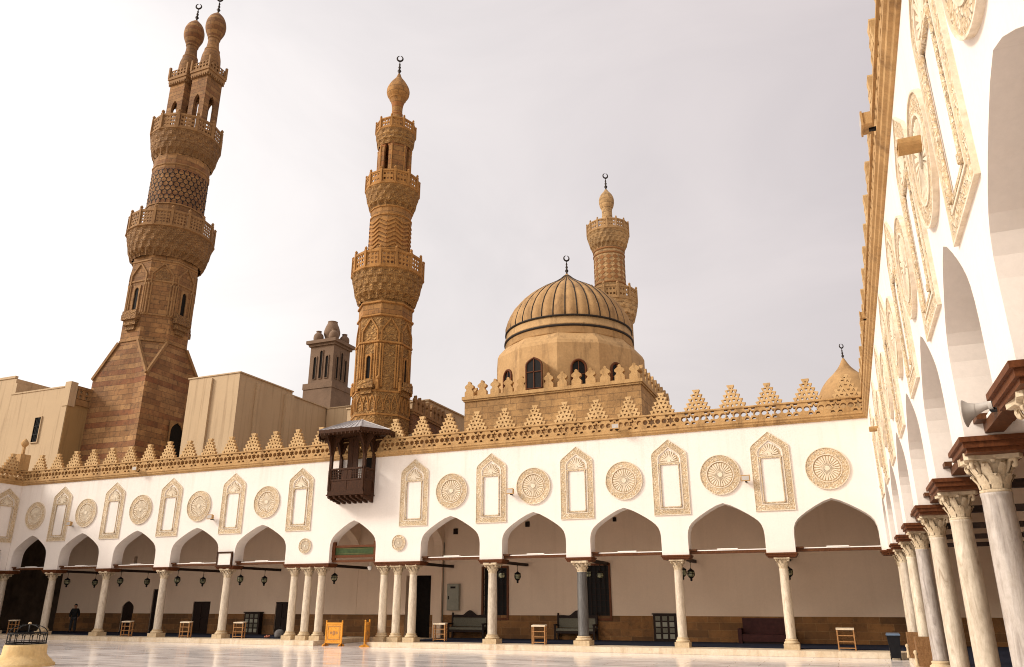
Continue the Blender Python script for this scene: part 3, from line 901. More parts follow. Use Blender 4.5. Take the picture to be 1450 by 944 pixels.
def keel_frame(mb, fn, a, z0, z1, w, t=.1, d=.1):
    """relief moulding in the outline of a keel arch on a facet"""
    L = [(-w / 2, z0), (-w / 2, z0 + (z1 - z0) * .45), (-w * .36, z0 + (z1 - z0) * .62), (0, z1), (w * .36, z0 + (z1 - z0) * .62), (w / 2, z0 + (z1 - z0) * .45), (w / 2, z0)]
    for p, q in zip(L, L[1:]):
        mb.bar(fn(a + p[0], p[1], d / 2), fn(a + q[0], q[1], d / 2), t, d, Vector(fn(0, 0, 1)) - Vector(fn(0, 0, 0)))

# ---- tall twin headed minaret, left
gh = thing('minaret', 'massive brown stone minaret with two square heads and twin onion bulbs', 'minaret', (-49.35, 14, 0))
gh.rotation_euler = (0, R_(1.15), 0); gh.location = (-49.75, 14, 0)
b = MB()
k = 3.05
zc, zt = 19.6, 22.6
r8 = 2.9
oct_ = [(r8 * math.cos(R_(22.5 + 45 * i)), r8 * math.sin(R_(22.5 + 45 * i))) for i in range(8)]
sq = [(k, k), (-k, k), (-k, -k), (k, -k)]
b.poly([(sq[i][0] * 1.06, sq[i][1] * 1.06, 3) for i in range(4)])
for i in range(4):
    p, q = sq[i], sq[(i + 1) % 4]
    o1, o2 = oct_[(2 * i + 1) % 8], oct_[(2 * i + 2) % 8]
    o0 = oct_[(2 * i) % 8]
    b.poly([(p[0] * 1.06, p[1] * 1.06, 3), (q[0] * 1.06, q[1] * 1.06, 3), (q[0], q[1], zc), (o2[0], o2[1], zt), (o1[0], o1[1], zt), (p[0], p[1], zc)])
    b.poly([(p[0], p[1], zc), (o1[0], o1[1], zt), (o0[0], o0[1], zt)])
b.poly([(x, y, zt) for x, y in oct_])
bo = b.build('tower_base', M['ablaq'], gh, recalc=True)
for i in range(4):                                     # mouldings along the chamfer triangles
    p = sq[i]; o1, o0 = oct_[(2 * i + 1) % 8], oct_[(2 * i) % 8]
    m = MB()
    for o in (o1, o0): m.bar((p[0] * 1.01, p[1] * 1.01, zc), (o[0] * 1.02, o[1] * 1.02, zt + .1), .22, .22)
    m.build('chamfer_moulding', M['ghuri_trim'], bo)
fE = facet(4, -PI / 4, k * 1.43, 0)
window_on(gh, lambda a, z, w: (k + .05 + w, a, z), .9, 12.2, 16.2, 1.35, 'ghuri_trim', frame=.1)
m = MB(); m.lathe([(r8, zt - .02), (r8, 30.6)], 8, phase=R_(22.5), smooth=False)
m.build('octagon_shaft', M['ghuri'], gh)
tr = MB()
for z in (22.7, 25.0, 28.1, 30.0): tr.lathe([(r8, z), (r8 * 1.025, z + .03), (r8 * 1.025, z + .16), (r8, z + .2)], 8, phase=R_(22.5), smooth=False, cap=False)
for kk in range(8):
    fn = facet(8, R_(22.5), r8, kk)
    keel_frame(tr, fn, 0, 27.9, 29.85, 1.75, .13, .11)
    for a in (-1.0, -.78, .78, 1.0): tr.lathe([(.1, 25.1), (.075, 25.3), (.075, 27.7), (.11, 27.9)], 8, fn(a, 0, .02)[:2])
tr.build('mouldings', M['ghuri_trim'], gh)
cv = MB()
for kk in range(8):
    fn = facet(8, R_(22.5), r8, kk)
    if kk % 2 == 0: cv.plate(plate2d([(-.6, 28.3), (.6, 28.3), (.6, 28.8), (0, 29.5), (-.6, 28.8)]), fn, .0, .03)
cv.build('carved_panel', M['ghuri_carve'], gh)
for kk in (1, 3, 5, 7):
    fn = facet(8, R_(22.5), r8, kk)
    window_on(gh, fn, 0, 25.5, 27.6, .48, 'ghuri_trim', frame=.16)
    bb = MB(); bb.mbox(fn, -.85, .85, 24.55, 25.05, .0, .5); bb.mbox(fn, -.7, .7, 24.1, 24.55, .0, .33); bb.mbox(fn, -.5, .5, 23.7, 24.1, .0, .18)
    bb.mbox(fn, -.8, .8, 25.05, 25.35, .38, .48); bb.build('window_balcony', M['ghuri_carve'], gh)
gallery(gh, 16, 0, 3.78, 33.1, 34.7, 3.0, 'ghuri_trim', 'ghuri_carve', 30.5, 28, 4, rows=4, cols=4)
m = MB(); m.lathe([(2.55, 33.0), (2.55, 40.9)], 16, phase=R_(11.25), smooth=False); m.build('upper_shaft', M['ghuri'], gh)
inl = MB()
for kk in range(16):                                   # dark faience chevrons
    fn = facet(16, R_(11.25), 2.55, kk)
    for r in range(8):
        for c in range(2):
            a = (c - .5) * .5 + (.125 if r % 2 else -.125); z = 36.1 + r * .43; s = .235
            inl.plate(plate2d([(a - s * .9, z + s * .9), (a - s * .2, z + s * .2), (a, z - s * .8), (a + s * .2, z + s * .2), (a + s * .9, z + s * .9), (a + s * .15, z + s * .75), (a, z + .3 * s), (a - s * .15, z + s * .75)]), fn, .0, .02)
            inl.plate(plate2d([(a - s * .35, z - s * .55), (a + s * .35, z - s * .55), (a, z - s * 1.1)]), fn, .0, .02)
inl.build('tile_inlay', M['inlay'], gh)
tr = MB()
for z in (35.7, 39.75): tr.lathe([(2.55, z), (2.62, z + .03), (2.62, z + .15), (2.55, z + .18)], 16, phase=R_(11.25), smooth=False, cap=False)
tr.build('mouldings', M['ghuri_trim'], gh)
gallery(gh, 12, 0, 3.25, 43.3, 44.9, 2.6, 'ghuri_trim', 'ghuri_carve', 40.9, 24, 4, rows=3, cols=4)
for dx, tp in ((-1.35, 0), (1.55, .0)):
    hw = .98; z0, z1 = 43.3, 50.0
    pv = MB()
    hole = arch_pts(.36, 44.3, 47.3, 48.1, 6)
    pl = plate2d([(-hw, z0), (hw, z0), (hw, z1), (-hw, z1)], [hole])
    for q in range(4):
        am = q * PI / 2; nx, ny = math.cos(am), math.sin(am)
        e = hw if q % 2 == 0 else hw - .26
        pp = pl if q % 2 == 0 else plate2d([(-hw + .262, z0), (hw - .262, z0), (hw - .262, z1), (-hw + .262, z1)], [hole])
        pv.plate(pp, lambda a, bz, w, nx=nx, ny=ny: (dx + nx * (hw - w) - ny * a, ny * (hw - w) + nx * a, bz), 0, .26)
    pv.box(dx - hw + .003, dx + hw - .003, -hw + .003, hw - .003, z1 - 1.2, z1 - .003)
    po = pv.build('pavilion', M['ghuri'], gh)
    q = MB()
    q.box(dx - 1.05, dx + 1.05, -1.05, 1.05, z1, z1 + .25); q.box(dx - 1.14, dx + 1.14, -1.14, 1.14, z1 + .25, z1 + .6); q.box(dx - 1.22, dx + 1.22, -1.22, 1.22, z1 + .6, z1 + .85)
    for i in range(9):
        for sx, sy in ((1, 0), (-1, 0), (0, 1), (0, -1)):
            t = -.96 + i * .24
            cx_, cy_ = (dx + sx * 1.12, t) if sx else (dx + t, sy * 1.12)
            q.box(cx_ - .06, cx_ + .06, cy_ - .06, cy_ + .06, z1 + .02, z1 + .25)
    q.build('cornice', M['ghuri_trim'], po)
    pn = MB(); p_ = pierced_panel(2.0, .75, 2, 5)
    for s in range(4):
        am = s * PI / 2; nx, ny = math.cos(am), math.sin(am)
        pn.plate(p_, lambda a, bz, w: (dx + nx * (1.12 - w) - ny * a, ny * (1.12 - w) + nx * a, z1 + .95 + bz), 0, .1)
        pn.bar((dx + 1.14 * (nx - ny), 1.14 * (ny + nx), z1 + .85), (dx + 1.14 * (nx - ny), 1.14 * (ny + nx), z1 + 2.1), .2, .2, (1, 0, 0))
    pn.build('parapet', M['ghuri_trim'], po)
    bulb(gh, dx, 0, [51, 52.8, 54.0, 55.0, 55.4, 56.2, 57.0, 57.7, 58.2, 58.4], [1.0, .92, .62, .54, .66, .96, .98, .75, .35, .15], 'ghuri', 'onion_bulb')
    for z, r in ((53.6, .75), (55.1, .62)):
        m = MB(); m.lathe([(r * .9, z), (r, z + .05), (r, z + .14), (r * .9, z + .2)], 20, (dx, 0), cap=False); m.build('collar', M['ghuri_trim'], gh)
    finial(gh, dx, 0, 58.35, 2.3)

# ---- middle minaret
qa = thing('minaret', 'slender golden stone minaret with three galleries and a single onion bulb', 'minaret', (-22.78, 10, 0))
ph = R_(22.5)
m = MB(); m.lathe([(1.98, 4), (1.98, 15.0)], 8, phase=ph, smooth=False); m.build('tower_base', M['qait'], qa)
m = MB(); m.lathe([(1.9, 15.0), (1.9, 21.7)], 8, phase=ph, smooth=False); m.build('octagon_shaft', M['qait'], qa)
tr = MB()
for z in (13.4, 14.95, 18.35, 20.25, 21.2): tr.lathe([(1.9, z), (2.03, z + .04), (2.03, z + .15), (1.9, z + .2)], 8, phase=ph, smooth=False, cap=False)
for kk in range(8):
    fn = facet(8, ph, 1.9, kk)
    keel_frame(tr, fn, 0, 18.5, 20.15, 1.2, .1, .1)
    for a in (-.62, -.46, .46, .62): tr.lathe([(.085, 15.3), (.06, 15.45), (.06, 18.05), (.09, 18.3)], 8, fn(a, 0, .03)[:2])
    fn2 = facet(8, ph, 1.98, kk)
    for a in (-.5, 0, .5): keel_frame(tr, fn2, a, 13.75, 14.8, .4, .06, .06)
    tr.bar(fn(-.72, 15.1, .12), fn(-.72, 15.75, .12), .18, .18, (1, 0, 0)); tr.lathe([(.06, 0), (.11, .1), (.09, .2), (.01, .3)], 8, fn(-.72, 0, .12)[:2], 15.75)
tr.build('mouldings', M['qait_trim'], qa)
bnd = MB(); bnd.lathe([(1.915, 20.48), (1.915, 21.15)], 8, phase=ph, smooth=False, cap=False); bnd.build('inscription_band', M['qait_plain'], qa)
for kk in (1, 3, 5, 7):
    fn = facet(8, ph, 1.9, kk)
    window_on(qa, fn, 0, 15.9, 17.5, .34, 'qait_trim', frame=.08)
    bb = MB(); bb.mbox(fn, -.6, .6, 15.2, 15.42, .0, .38); bb.mbox(fn, -.45, .45, 14.85, 15.2, 0, .2); bb.mbox(fn, -.6, .6, 15.42, 15.75, .3, .37); bb.build('window_balcony', M['qait'], qa)
gallery(qa, 14, .1, 2.58, 23.7, 25.0, 1.93, 'qait_trim', 'qait', 21.55, 22, 4, rows=3, cols=3)
m = MB(); m.lathe([(1.5, 23.6), (1.5, 28.85)], 16, smooth=False); m.build('upper_shaft', M['qait_plain'], qa)
zz = MB()
for kk in range(16):                                   # woven relief on the round shaft
    fn = facet(16, 0, 1.5, kk)
    for r in range(7):
        z = 25.75 + r * .33
        s = 1 if kk % 2 else -1
        zz.bar(fn(-.29, z - .16 * s, .03), fn(.29, z + .16 * s, .03), .13, .09, Vector(fn(0, 0, 1)) - Vector(fn(0, 0, 0)))
for z in (25.4, 28.1, 28.75): zz.lathe([(1.5, z), (1.57, z + .03), (1.57, z + .12), (1.5, z + .15)], 16, smooth=False, cap=False)
zz.build('woven_relief', M['qait_trim'], qa)
gallery(qa, 12, .1, 2.02, 30.5, 31.6, 1.5, 'qait_trim', 'qait', 28.85, 18, 4, rows=2, cols=3)
tp = MB()
for kk in range(8):
    fn = facet(8, ph, 1.28, kk); w = fn.w
    hole = arch_pts(.2, 31.0, 33.7, 34.3, 5)
    tp.plate(plate2d([(-w / 2, 30.5), (w / 2, 30.5), (w / 2, 34.8), (-w / 2, 34.8)], [hole] if kk % 2 else []), fn, -.2, 0)
tp.lathe([(1.05, 34.6), (1.05, 34.8)], 8, phase=ph, smooth=False); tp.lathe([(.3, 30.5), (.3, 34.7)], 8)
to = tp.build('lantern_stage', M['qait_plain'], qa)
m = MB()
for kk in range(8):
    fn = facet(8, ph, 1.28, kk)
    m.lathe([(.07, 30.6), (.05, 30.8), (.05, 33.9), (.08, 34.1)], 6, fn(fn.w / 2, 0, 0)[:2])
m.build('colonnettes', M['qait_trim'], to)
gallery(qa, 10, 0, 1.54, 35.5, 36.35, 1.28, 'qait_trim', 'qait', 34.2, 14, 3, rows=2, cols=3)
bulb(qa, 0, 0, [35.6, 36.8, 37.5, 38.2, 38.8, 39.2, 39.7, 40.3, 40.8, 41.2], [.7, .56, .42, .44, .62, .86, .88, .6, .25, .1], 'qait_plain', 'onion_bulb')
for z, r in ((37.35, .46), (38.75, .66)):
    m = MB(); m.lathe([(r * .9, z), (r, z + .04), (r, z + .1), (r * .9, z + .14)], 20, cap=False); m.build('collar', M['qait_trim'], qa)
finial(qa, 0, 0, 41.1, 1.9)

# ---- small minaret behind the dome
sm = thing('minaret', 'small pale minaret with red diamond pattern standing behind the dome', 'minaret', (-8.55, 18, 0))
m = MB(); m.lathe([(1.55, 4), (1.55, 21.2)], 12, smooth=False); m.build('tower_base', M['small'], sm)
gallery(sm, 12, 0, 1.95, 22.3, 23.3, 1.55, 'small_trim', 'small', 20.9, 16, 3, rows=2, cols=3)
m = MB(); m.lathe([(1.15, 22.2), (1.15, 26.7)], 24, smooth=True); m.build('shaft', M['small'], sm)
dm = MB()
for r in range(5):
    for kk in range(14):
        a0 = 2 * PI * kk / 14; z = 24.2 + r * .4
        h = PI / 14 * .97; hz = .195; R = 1.17
        P = lambda a, zz: (R * math.cos(a), R * math.sin(a), zz)
        rim = [P(a0, z - hz), P(a0 + h / 2, z - hz / 2), P(a0 + h, z), P(a0 + h / 2, z + hz / 2), P(a0, z + hz), P(a0 - h / 2, z + hz / 2), P(a0 - h, z), P(a0 - h / 2, z - hz / 2)]
        for i in range(8): dm.poly([P(a0, z), rim[i], rim[(i + 1) % 8]])
dm.build('diamond_inlay', M['red_stone'], sm, recalc=False)
m = MB()
for z in (23.75, 26.1, 26.45): m.lathe([(1.15, z), (1.2, z + .02), (1.2, z + .14), (1.15, z + .16)], 24, cap=False)
m.build('mouldings', M['red_stone'], sm)
gallery(sm, 14, 0, 1.62, 28.0, 28.75, 1.15, 'small_trim', 'small', 26.65, 22, 4, rows=2, cols=3)
bulb(sm, 0, 0, [28.0, 29.3, 29.9, 30.2, 30.5, 31.0, 31.4, 31.7, 31.9], [.5, .42, .39, .42, .54, .58, .45, .22, .1], 'small', 'onion_bulb')
finial(sm, 0, 0, 31.85, 1.55)

# ---- dome and its square hall
dh = thing('domed_hall', 'square stone hall carrying a ribbed tan dome above the arcade roof', 'domed hall', (0, 0, 0))
DX, DY = -10.95, 15.0
sc = (DY + 34.8) / (13 + 34.8)
Z = lambda z: 2.6 + (z - 2.4) * sc
w = MB(); w.box(-16.05, -4.6, 9.0, 21.5, 3, 13.95); w.build('wall', M['domewall'], dh)
m = MB(); m.box(-16.2, -4.45, 8.85, 21.6, 13.955, 14.17); m.box(-16.12, -4.52, 8.92, 21.5, 13.85, 13.953); m.build('string_course', M['trim'], dh)
# trefoil crenels
cr_out = [(.31, 0), (.31, .3), (.22, .38), (.17, .48), (.30, .56), (.31, .68), (.2, .77), (.1, .84), (.09, .95), (0, 1.0), (-.09, .95), (-.1, .84), (-.2, .77), (-.31, .68), (-.30, .56), (-.17, .48), (-.22, .38), (-.31, .3), (-.31, 0)]
cm = MB(); cm.plate(plate2d(cr_out), XY, -.12, .12)
c0 = None
xs = [-15.72 + .9 * i for i in range(13)]
for x in xs:
    if abs(x + 11.25) < .75: continue
    if c0 is None: c0 = cm.build('crenel', M['trim'], dh, (x, 9.05, 14.172))
    else: child_copy(c0, dh, (x, 9.05, 14.172))
for i in range(9): child_copy(c0, dh, (-4.65, 9.6 + .9 * i, 14.172), PI / 2); child_copy(c0, dh, (-16.0, 9.6 + .9 * i, 14.172), PI / 2)
dr = MB()
dr.lathe([(5.2, 13.9), (5.2, Z(16.6)), (5.08, Z(16.85)), (4.6, Z(17.38)), (4.5, Z(17.45))], 12, (DX, DY), phase=R_(-20), smooth=False)
dr.build('drum', M['domeskin2'], dh)
rg = MB(); rg.lathe([(4.42, Z(17.42)), (4.46, Z(17.5)), (4.46, Z(17.98)), (4.52, Z(18.02)), (4.52, Z(18.12)), (4.4, Z(18.16)), (4.40, Z(18.62)), (4.3, Z(18.66))], 64, (DX, DY)); rg.build('dome_ring', M['domeskin2'], dh)
ln = MB(); ln.lathe([(4.47, Z(17.86)), (4.55, Z(17.9)), (4.55, Z(17.99)), (4.47, Z(18.02))], 64, (DX, DY), cap=False); ln.lathe([(4.40, Z(18.55)), (4.49, Z(18.58)), (4.49, Z(18.66)), (4.3, Z(18.7))], 64, (DX, DY), cap=False); ln.build('ring_seams', M['lead'], dh)
prof = [(4.17, 18.62), (4.17, 19.0), (4.0, 19.6), (3.66, 20.25), (3.2, 20.83), (2.62, 21.37), (1.95, 21.85), (1.35, 22.2), (.9, 22.48), (.5, 22.78), (.22, 23.05), (.05, 23.25)]
prof = [(r * 1.035, Z(z)) for r, z in prof]
NR = 34
ds = MB(); ds.lathe(prof, NR * 4, (DX, DY), rf=lambda a, z: 1 + .036 * abs(math.sin(a * NR / 2)), cap=False); ds.build('dome', M['domeskin'], dh)
rb = MB()
for i in range(NR):
    a = 2 * PI * i / NR
    rb.tube([(DX + (r + .015) * math.cos(a), DY + (r + .015) * math.sin(a), z) for r, z in prof[:-1]], [.05 * min(1, .35 + r / 4) for r, z in prof[:-1]], 5)
rb.build('dome_ribs', M['lead'], dh)
finial(dh, DX, DY, Z(23.15), 1.6)
for kk in range(12):
    fn = facet(12, R_(-20), 5.2, kk, (DX, DY))
    if abs(fn(0, 0, 0)[0] - DX + .45) < .4 and fn(0, 0, 0)[1] < DY: continue
    rr = [(.46 * math.cos(PI * q / 12), 15.72 + .5 * math.sin(PI * q / 12)) for q in range(13)]
    rr = [(.46, 14.3)] + rr + [(-.46, 14.3)]
    d = MB(); d.plate(plate2d(rr), fn, -.15, .015); o = d.build('window', M['glass_dark'], dh)
    m = MB(); m.tube([fn(a, z, .05) for a, z in rr], .085, 6); m.bar(fn(0, 14.3, .04), fn(0, 16.15, .04), .05, .05); m.bar(fn(-.45, 15.3, .04), fn(.45, 15.3, .04), .05, .05)
    m.build('frame', M['redwood'], o)
# projecting front window through the parapet
fw = lambda a, z, w: (-11.25 + a, 9.0 - w, z)
m = MB(); m.plate(plate2d([(a, z) for a, z in arch_pts(.62, 14.18, 15.75, 16.3, 6)]), lambda a, z, w: (-11.25 + a, w, z), 8.95, 10.1); o = m.build('window', M['domeskin2'], dh)
m = MB(); rr = arch_pts(.52, 14.24, 15.7, 16.2, 6); m.plate(plate2d(rr), lambda a, z, w: (-11.25 + a, w, z), 8.9, 8.945); m.build('pane', M['glass_dark'], o)
m = MB(); m.tube([(-11.25 + a, 8.9, z) for a, z in rr], .065, 6, closed=True); m.bar((-11.25, 8.88, 14.24), (-11.25, 8.88, 16.1), .06, .05); m.bar((-11.75, 8.88, 15.3), (-10.75, 8.88, 15.3), .06, .05); m.build('frame', M['redwood'], o)

# ---- small plain dome by the right arcade
sd = thing('small_dome', 'small smooth tan dome with finial behind the right end of the crenellation', 'dome', (6.5, 14, 0))
m = MB(); m.lathe([(1.95, 8), (1.95, 12.3), (1.85, 12.35)], 24, smooth=False); m.build('drum', M['domeskin2'], sd)
bulb(sd, 0, 0, [12.3, 12.9, 13.6, 14.1, 14.5, 14.9, 15.4], [1.8, 1.75, 1.45, 1.08, .66, .32, .06], 'domeskin', 'dome', 32)
finial(sd, 0, 0, 15.35, 1.0)

# ---- distant square tower
ft = thing('square_tower', 'distant grey square tower with tall slits and five small domes', 'tower', (-49.5, 40, 0))
m = MB(); m.box(-2.0, 2.0, -2.0, 2.0, 6, 25.4); m.box(-1.66, 1.66, -1.66, 1.66, 25.4, 30.2); m.build('tower_body', M['fargrey'], ft)
m = MB(); m.box(-2.08, 2.08, -2.08, 2.08, 24.9, 25.6); m.build('ledge', M['fargrey'], ft)
m = MB(); m.box(-1.85, 1.85, -1.85, 1.85, 30.2, 30.5); m.box(-2.1, 2.1, -2.1, 2.1, 30.5, 30.9); m.build('cornice', M['fargrey'], ft)
for q in range(4):
    am = q * PI / 2; nx, ny = math.cos(am), math.sin(am)
    for a, z1 in ((-.85, 28.9), (0, 29.6), (.85, 28.9)):
        window_on(ft, lambda p, z, w, nx=nx, ny=ny: (nx * (1.66 + w) - ny * p, ny * (1.66 + w) + nx * p, z), a, 26.2, z1, .38, 'fargrey', frame=.06)
for x, y in ((-1.1, -1.1), (1.1, -1.1), (-1.1, 1.1), (1.1, 1.1)): bulb(ft, x, y, [30.8, 31.3, 31.8, 32.1, 32.3], [.42, .6, .55, .3, .35], 'fargrey', 'corner_dome', 12)
bulb(ft, 0, 0, [30.8, 31.6, 32.2, 32.9, 33.5, 33.7], [.7, .8, 1.0, .85, .6, .62], 'fargrey', 'central_dome', 14)

# ---- tan buildings behind the arcade
lb = thing('tan_building', 'tan rendered building at far left with one barred window', 'building')
m = MB(); m.box(-75, -59.6, 9.0, 20, 3, 20.2); m.box(-59.6, -52.5, 9.003, 19, 3, 18.7); m.build('wall', M['cream'], lb)
m = MB(); m.box(-52.498, -52.44, 9.05, 19, 3, 17.3); m.build('shaded_side_wall', M['ochre'], lb)  # thin facing whose darker colour carries the side's shade
m = MB(); m.box(-75, -59.5, 8.93, 9.2, 20.2, 20.4); m.box(-59.6, -59.1, 8.95, 10, 18.7, 19.7); m.box(-59.6, -59.3, 8.95, 10, 19.7, 20.1); m.box(-59.1, -53.1, 8.95, 9.3, 18.7, 18.82); m.box(-53.05, -52.36, 8.95, 9.6, 17.1, 19.15); m.build('coping', M['cream'], lb)
m = MB(); p_ = pierced_panel(9, .8, 2, 16); m.plate(p_, lambda a, b, w: (-52.45 + w, 14.2 + a, 17.85 + b), 0, .12); m.box(-52.5, -52.3, 9.62, 19, 17.3, 17.8); m.box(-52.5, -52.3, 9.62, 19, 18.66, 18.9)
for i in range(4): m.box(-52.52, -52.28, 11.6 + 2.3 * i, 11.85 + 2.3 * i, 17.8, 18.66)
m.build('parapet', M['ghuri_trim'], lb)
fn = lambda a, z, w: (a, 9.0 - w, z)
o = window_on(lb, fn, -55.5, 14.3, 16.35, .7, 'cream', 'glass_dark', .08, False)
m = MB()
for i in range(5): m.box(-55.85 + .17 * i, -55.81 + .17 * i, 8.93, 8.97, 14.3, 16.35)
for z in (14.9, 15.6): m.box(-55.85, -55.15, 8.91, 8.94, z, z + .05)
m.build('bars', M['iron'], o)

rbld = thing('tan_building', 'tall blank tan building with shallow buttresses right of the large minaret', 'building')
m = MB()
m.box(-41.6, -36.5, 11.0, 17.4, 3, 18.6); m.box(-41.6, -37.1, 17.403, 24, 3, 18.5); m.box(-37.0, -28.5, 23, 30, 3, 18.45)
m.build('wall', M['cream'], rbld)
m = MB(); m.box(-39.75, -39.1, 10.8, 10.997, 3, 18.4); m.box(-36.497, -36.3, 12.9, 13.6, 3, 18.3); m.box(-36.497, -36.2, 16.4, 17.3, 3, 18.2); m.build('buttress', M['cream'], rbld)
m = MB(); m.box(-41.7, -36.4, 10.93, 17.45, 18.603, 18.7); m.box(-41.65, -37.0, 17.46, 24.1, 18.503, 18.6); m.box(-36.99, -28.4, 22.93, 30, 18.453, 18.55); m.build('coping', M['cream'], rbld)
lowb = thing('tan_building', 'low cream rendered wall behind the slender minaret', 'building')
m = MB(); m.box(-28.4, -21.4, 14.0, 22, 3, 15.6); m.build('wall', M['cream'], lowb)
m = MB(); m.box(-28.5, -21.3, 13.92, 22, 15.603, 15.7); m.build('coping', M['cream'], lowb)
# brown crenellated block beyond the middle minaret
bb_ = thing('crenellated_building', 'brown building with small trefoil crenels receding right of the slender minaret', 'building', (-20.95, 11.0, 0), R_(4.5))
m = MB(); m.box(-1.25, -.02, 0, 20, 12.6, 14.1); m.build('upper_wall', M['brick'], bb_)
m = MB(); m.box(-1.2, -.06, .05, 20, 3, 12.59); m.build('lower_wall', M['cream'], bb_)
m = MB(); m.box(-1.35, .1, -.1, 20.1, 14.105, 14.3); m.box(-1.3, .05, -.05, 20.05, 13.95, 14.102); m.box(.0, .06, 0, 20, 12.5, 12.7); m.build('cornice', M['ghuri_trim'], bb_)
c2 = MB(); c2.plate(plate2d([(x * .78, z) for x, z in cr_out]), XY, -.1, .1)
c1 = None
for i in range(28):
    if c1 is None: c1 = c2.build('crenel', M['ghuri_trim'], bb_, (-.02, .3 + .7 * i, 14.303), rotz=PI / 2)
    else: child_copy(c1, bb_, (-.02, .3 + .7 * i, 14.303))
child_copy(c1, bb_, (-.75, .05, 14.303), 0)

# ------------------------------------------------------------------ projecting wooden balcony
kb = thing('wooden_balcony', 'dark carved wooden balcony with zinc hip roof projecting from the white facade', 'balcony', (-17.78, 0, 0))
x0, x1, y0 = -1.08, 1.08, -1.05
m = MB(); m.box(x0, x1, y0, -.01, 7.1, 7.22); m.box(x0 - .04, x1 + .04, y0 - .04, -.01, 7.04, 7.1); fl_ = m.build('floor', M['wood'], kb)
for i in range(7):
    m = MB()
    x = x0 + .08 + (x1 - x0 - .16) * i / 6
    m.plate(plate2d([(-.01, 6.72), (-.01, 7.035), (-1.05, 7.035), (-1.05, 6.96), (-.98, 6.9), (-.86, 6.9), (-.78, 6.84), (-.62, 6.84), (-.5, 6.79), (-.3, 6.79), (-.18, 6.73)]), lambda a, b, w: (x + w, a, b), -.055, .055)
    m.build('bracket', M['wood'], kb)
m = MB()
def side(fn, L):
    m.mbox(fn, 0, L, 7.22, 7.3, -.03, .03); m.mbox(fn, 0, L, 7.78, 7.86, -.035, .035); m.mbox(fn, 0, L, 8.33, 8.42, -.045, .045)
    m.mbox(fn, 0, L, 7.3, 7.78, -.012, .012)
    n = 2 if L > 1.5 else 1
    for i in range(n + 1): m.mbox(fn, L * i / n - .03, L * i / n + .03, 7.3, 8.33, -.03, .03)
    k = int(L / .11)
    for i in range(k):
        a = L * (i + .5) / k
        if abs(a - L / 2) < L * .16: continue
        m.mbox(fn, a - .018, a + .018, 7.86, 8.33, -.018, .018)
    for z in (7.97, 8.09, 8.21): m.mbox(fn, 0, L, z - .012, z + .012, -.012, .012)
    m.mbox(fn, L * .36, L * .64, 7.86, 8.33, -.014, .014)
side(lambda a, b, w: (x0 + a, y0 + .05 + w, b), x1 - x0)
side(lambda a, b, w: (x0 + .05 + w, y0 + a, b), -y0 - .01)
side(lambda a, b, w: (x1 - .05 + w, y0 + a, b), -y0 - .01)
m.build('railing', M['wood'], kb)
def post(x, y):
    m = MB(); m.box(x - .075, x + .075, y - .075, y + .075, 7.2, 10.15)
    for dx, dy in ((1, 0), (-1, 0), (0, -1)):
        pl = plate2d([(.075, 9.05), (.075, 10.1), (.6, 10.1), (.5, 10.0), (.44, 9.86), (.3, 9.75), (.2, 9.5), (.12, 9.2)])
        m.plate(pl, lambda a, b, w: (x + dx * a - dy * w, y + dy * a + dx * w, b), -.035, .035)
    return m.build('post', M['wood'], kb)
for x in (x0 + .075, x1 - .075):
    post(x, y0 + .08); post(x, -.1)
m = MB(); m.box(-.35, .28, -.5, -.44, 7.22, 10.1); m.box(-.1, -.05, -.52, -.44, 7.3, 10.0); m.build('shutter', M['wood'], kb)
m = MB(); m.plate(plate2d([(a + .75, b) for a, b in arch_pts(.26, 7.3, 8.85, 9.25)]), XY, -.03, -.006); m.build('doorway', M['dark'], kb)
# roof: an elongated octagon hip
ev = [(-1.85, .35), (-2.05, -.7), (-1.2, -1.95), (1.3, -1.95), (2.25, -.7), (2.1, .35)]
apx = [(-.35, -.45, 11.0), (.35, -.45, 11.0)]
ze = 10.28
m = MB()
P3 = [(x, y, ze) for x, y in ev]
m.poly([P3[0], P3[1], apx[0]]); m.poly([P3[1], P3[2], apx[0]]); m.poly([P3[2], P3[3], apx[1], apx[0]]); m.poly([P3[3], P3[4], apx[1]]); m.poly([P3[4], P3[5], apx[1]]); m.poly([P3[5], P3[0], apx[0], apx[1]])
for q, a in ((P3[1], apx[0]), (P3[2], apx[0]), (P3[3], apx[1]), (P3[4], apx[1])): m.bar(Vector(q) + Vector((0, 0, .02)), Vector(a) + Vector((0, 0, .02)), .06, .04)
for i in range(1, 8):
    t = i / 8; p = Vector(P3[2]).lerp(Vector(P3[3]), t); q = Vector(apx[0]).lerp(Vector(apx[1]), t); m.bar(p + Vector((0, 0, .012)), q + Vector((0, 0, .012)), .025, .03)
rf = m.build('roof', M['roofsheet'], kb, recalc=False)
m = MB(); m.plate(plate2d(ev), lambda a, b, w: (a, b, w), 10.15, 10.2)
for i in range(5):
    p, q = Vector((*ev[i], 10.19)), Vector((*ev[i + 1], 10.19)); m.bar(p, q, .06, .18)
    n = 10
    for j in range(n):
        t = (j + .5) / n; c = p.lerp(q, t); m.cbox((c.x, c.y, 10.05), (.05, .05, .12))
m.build('eave', M['wood'], rf)

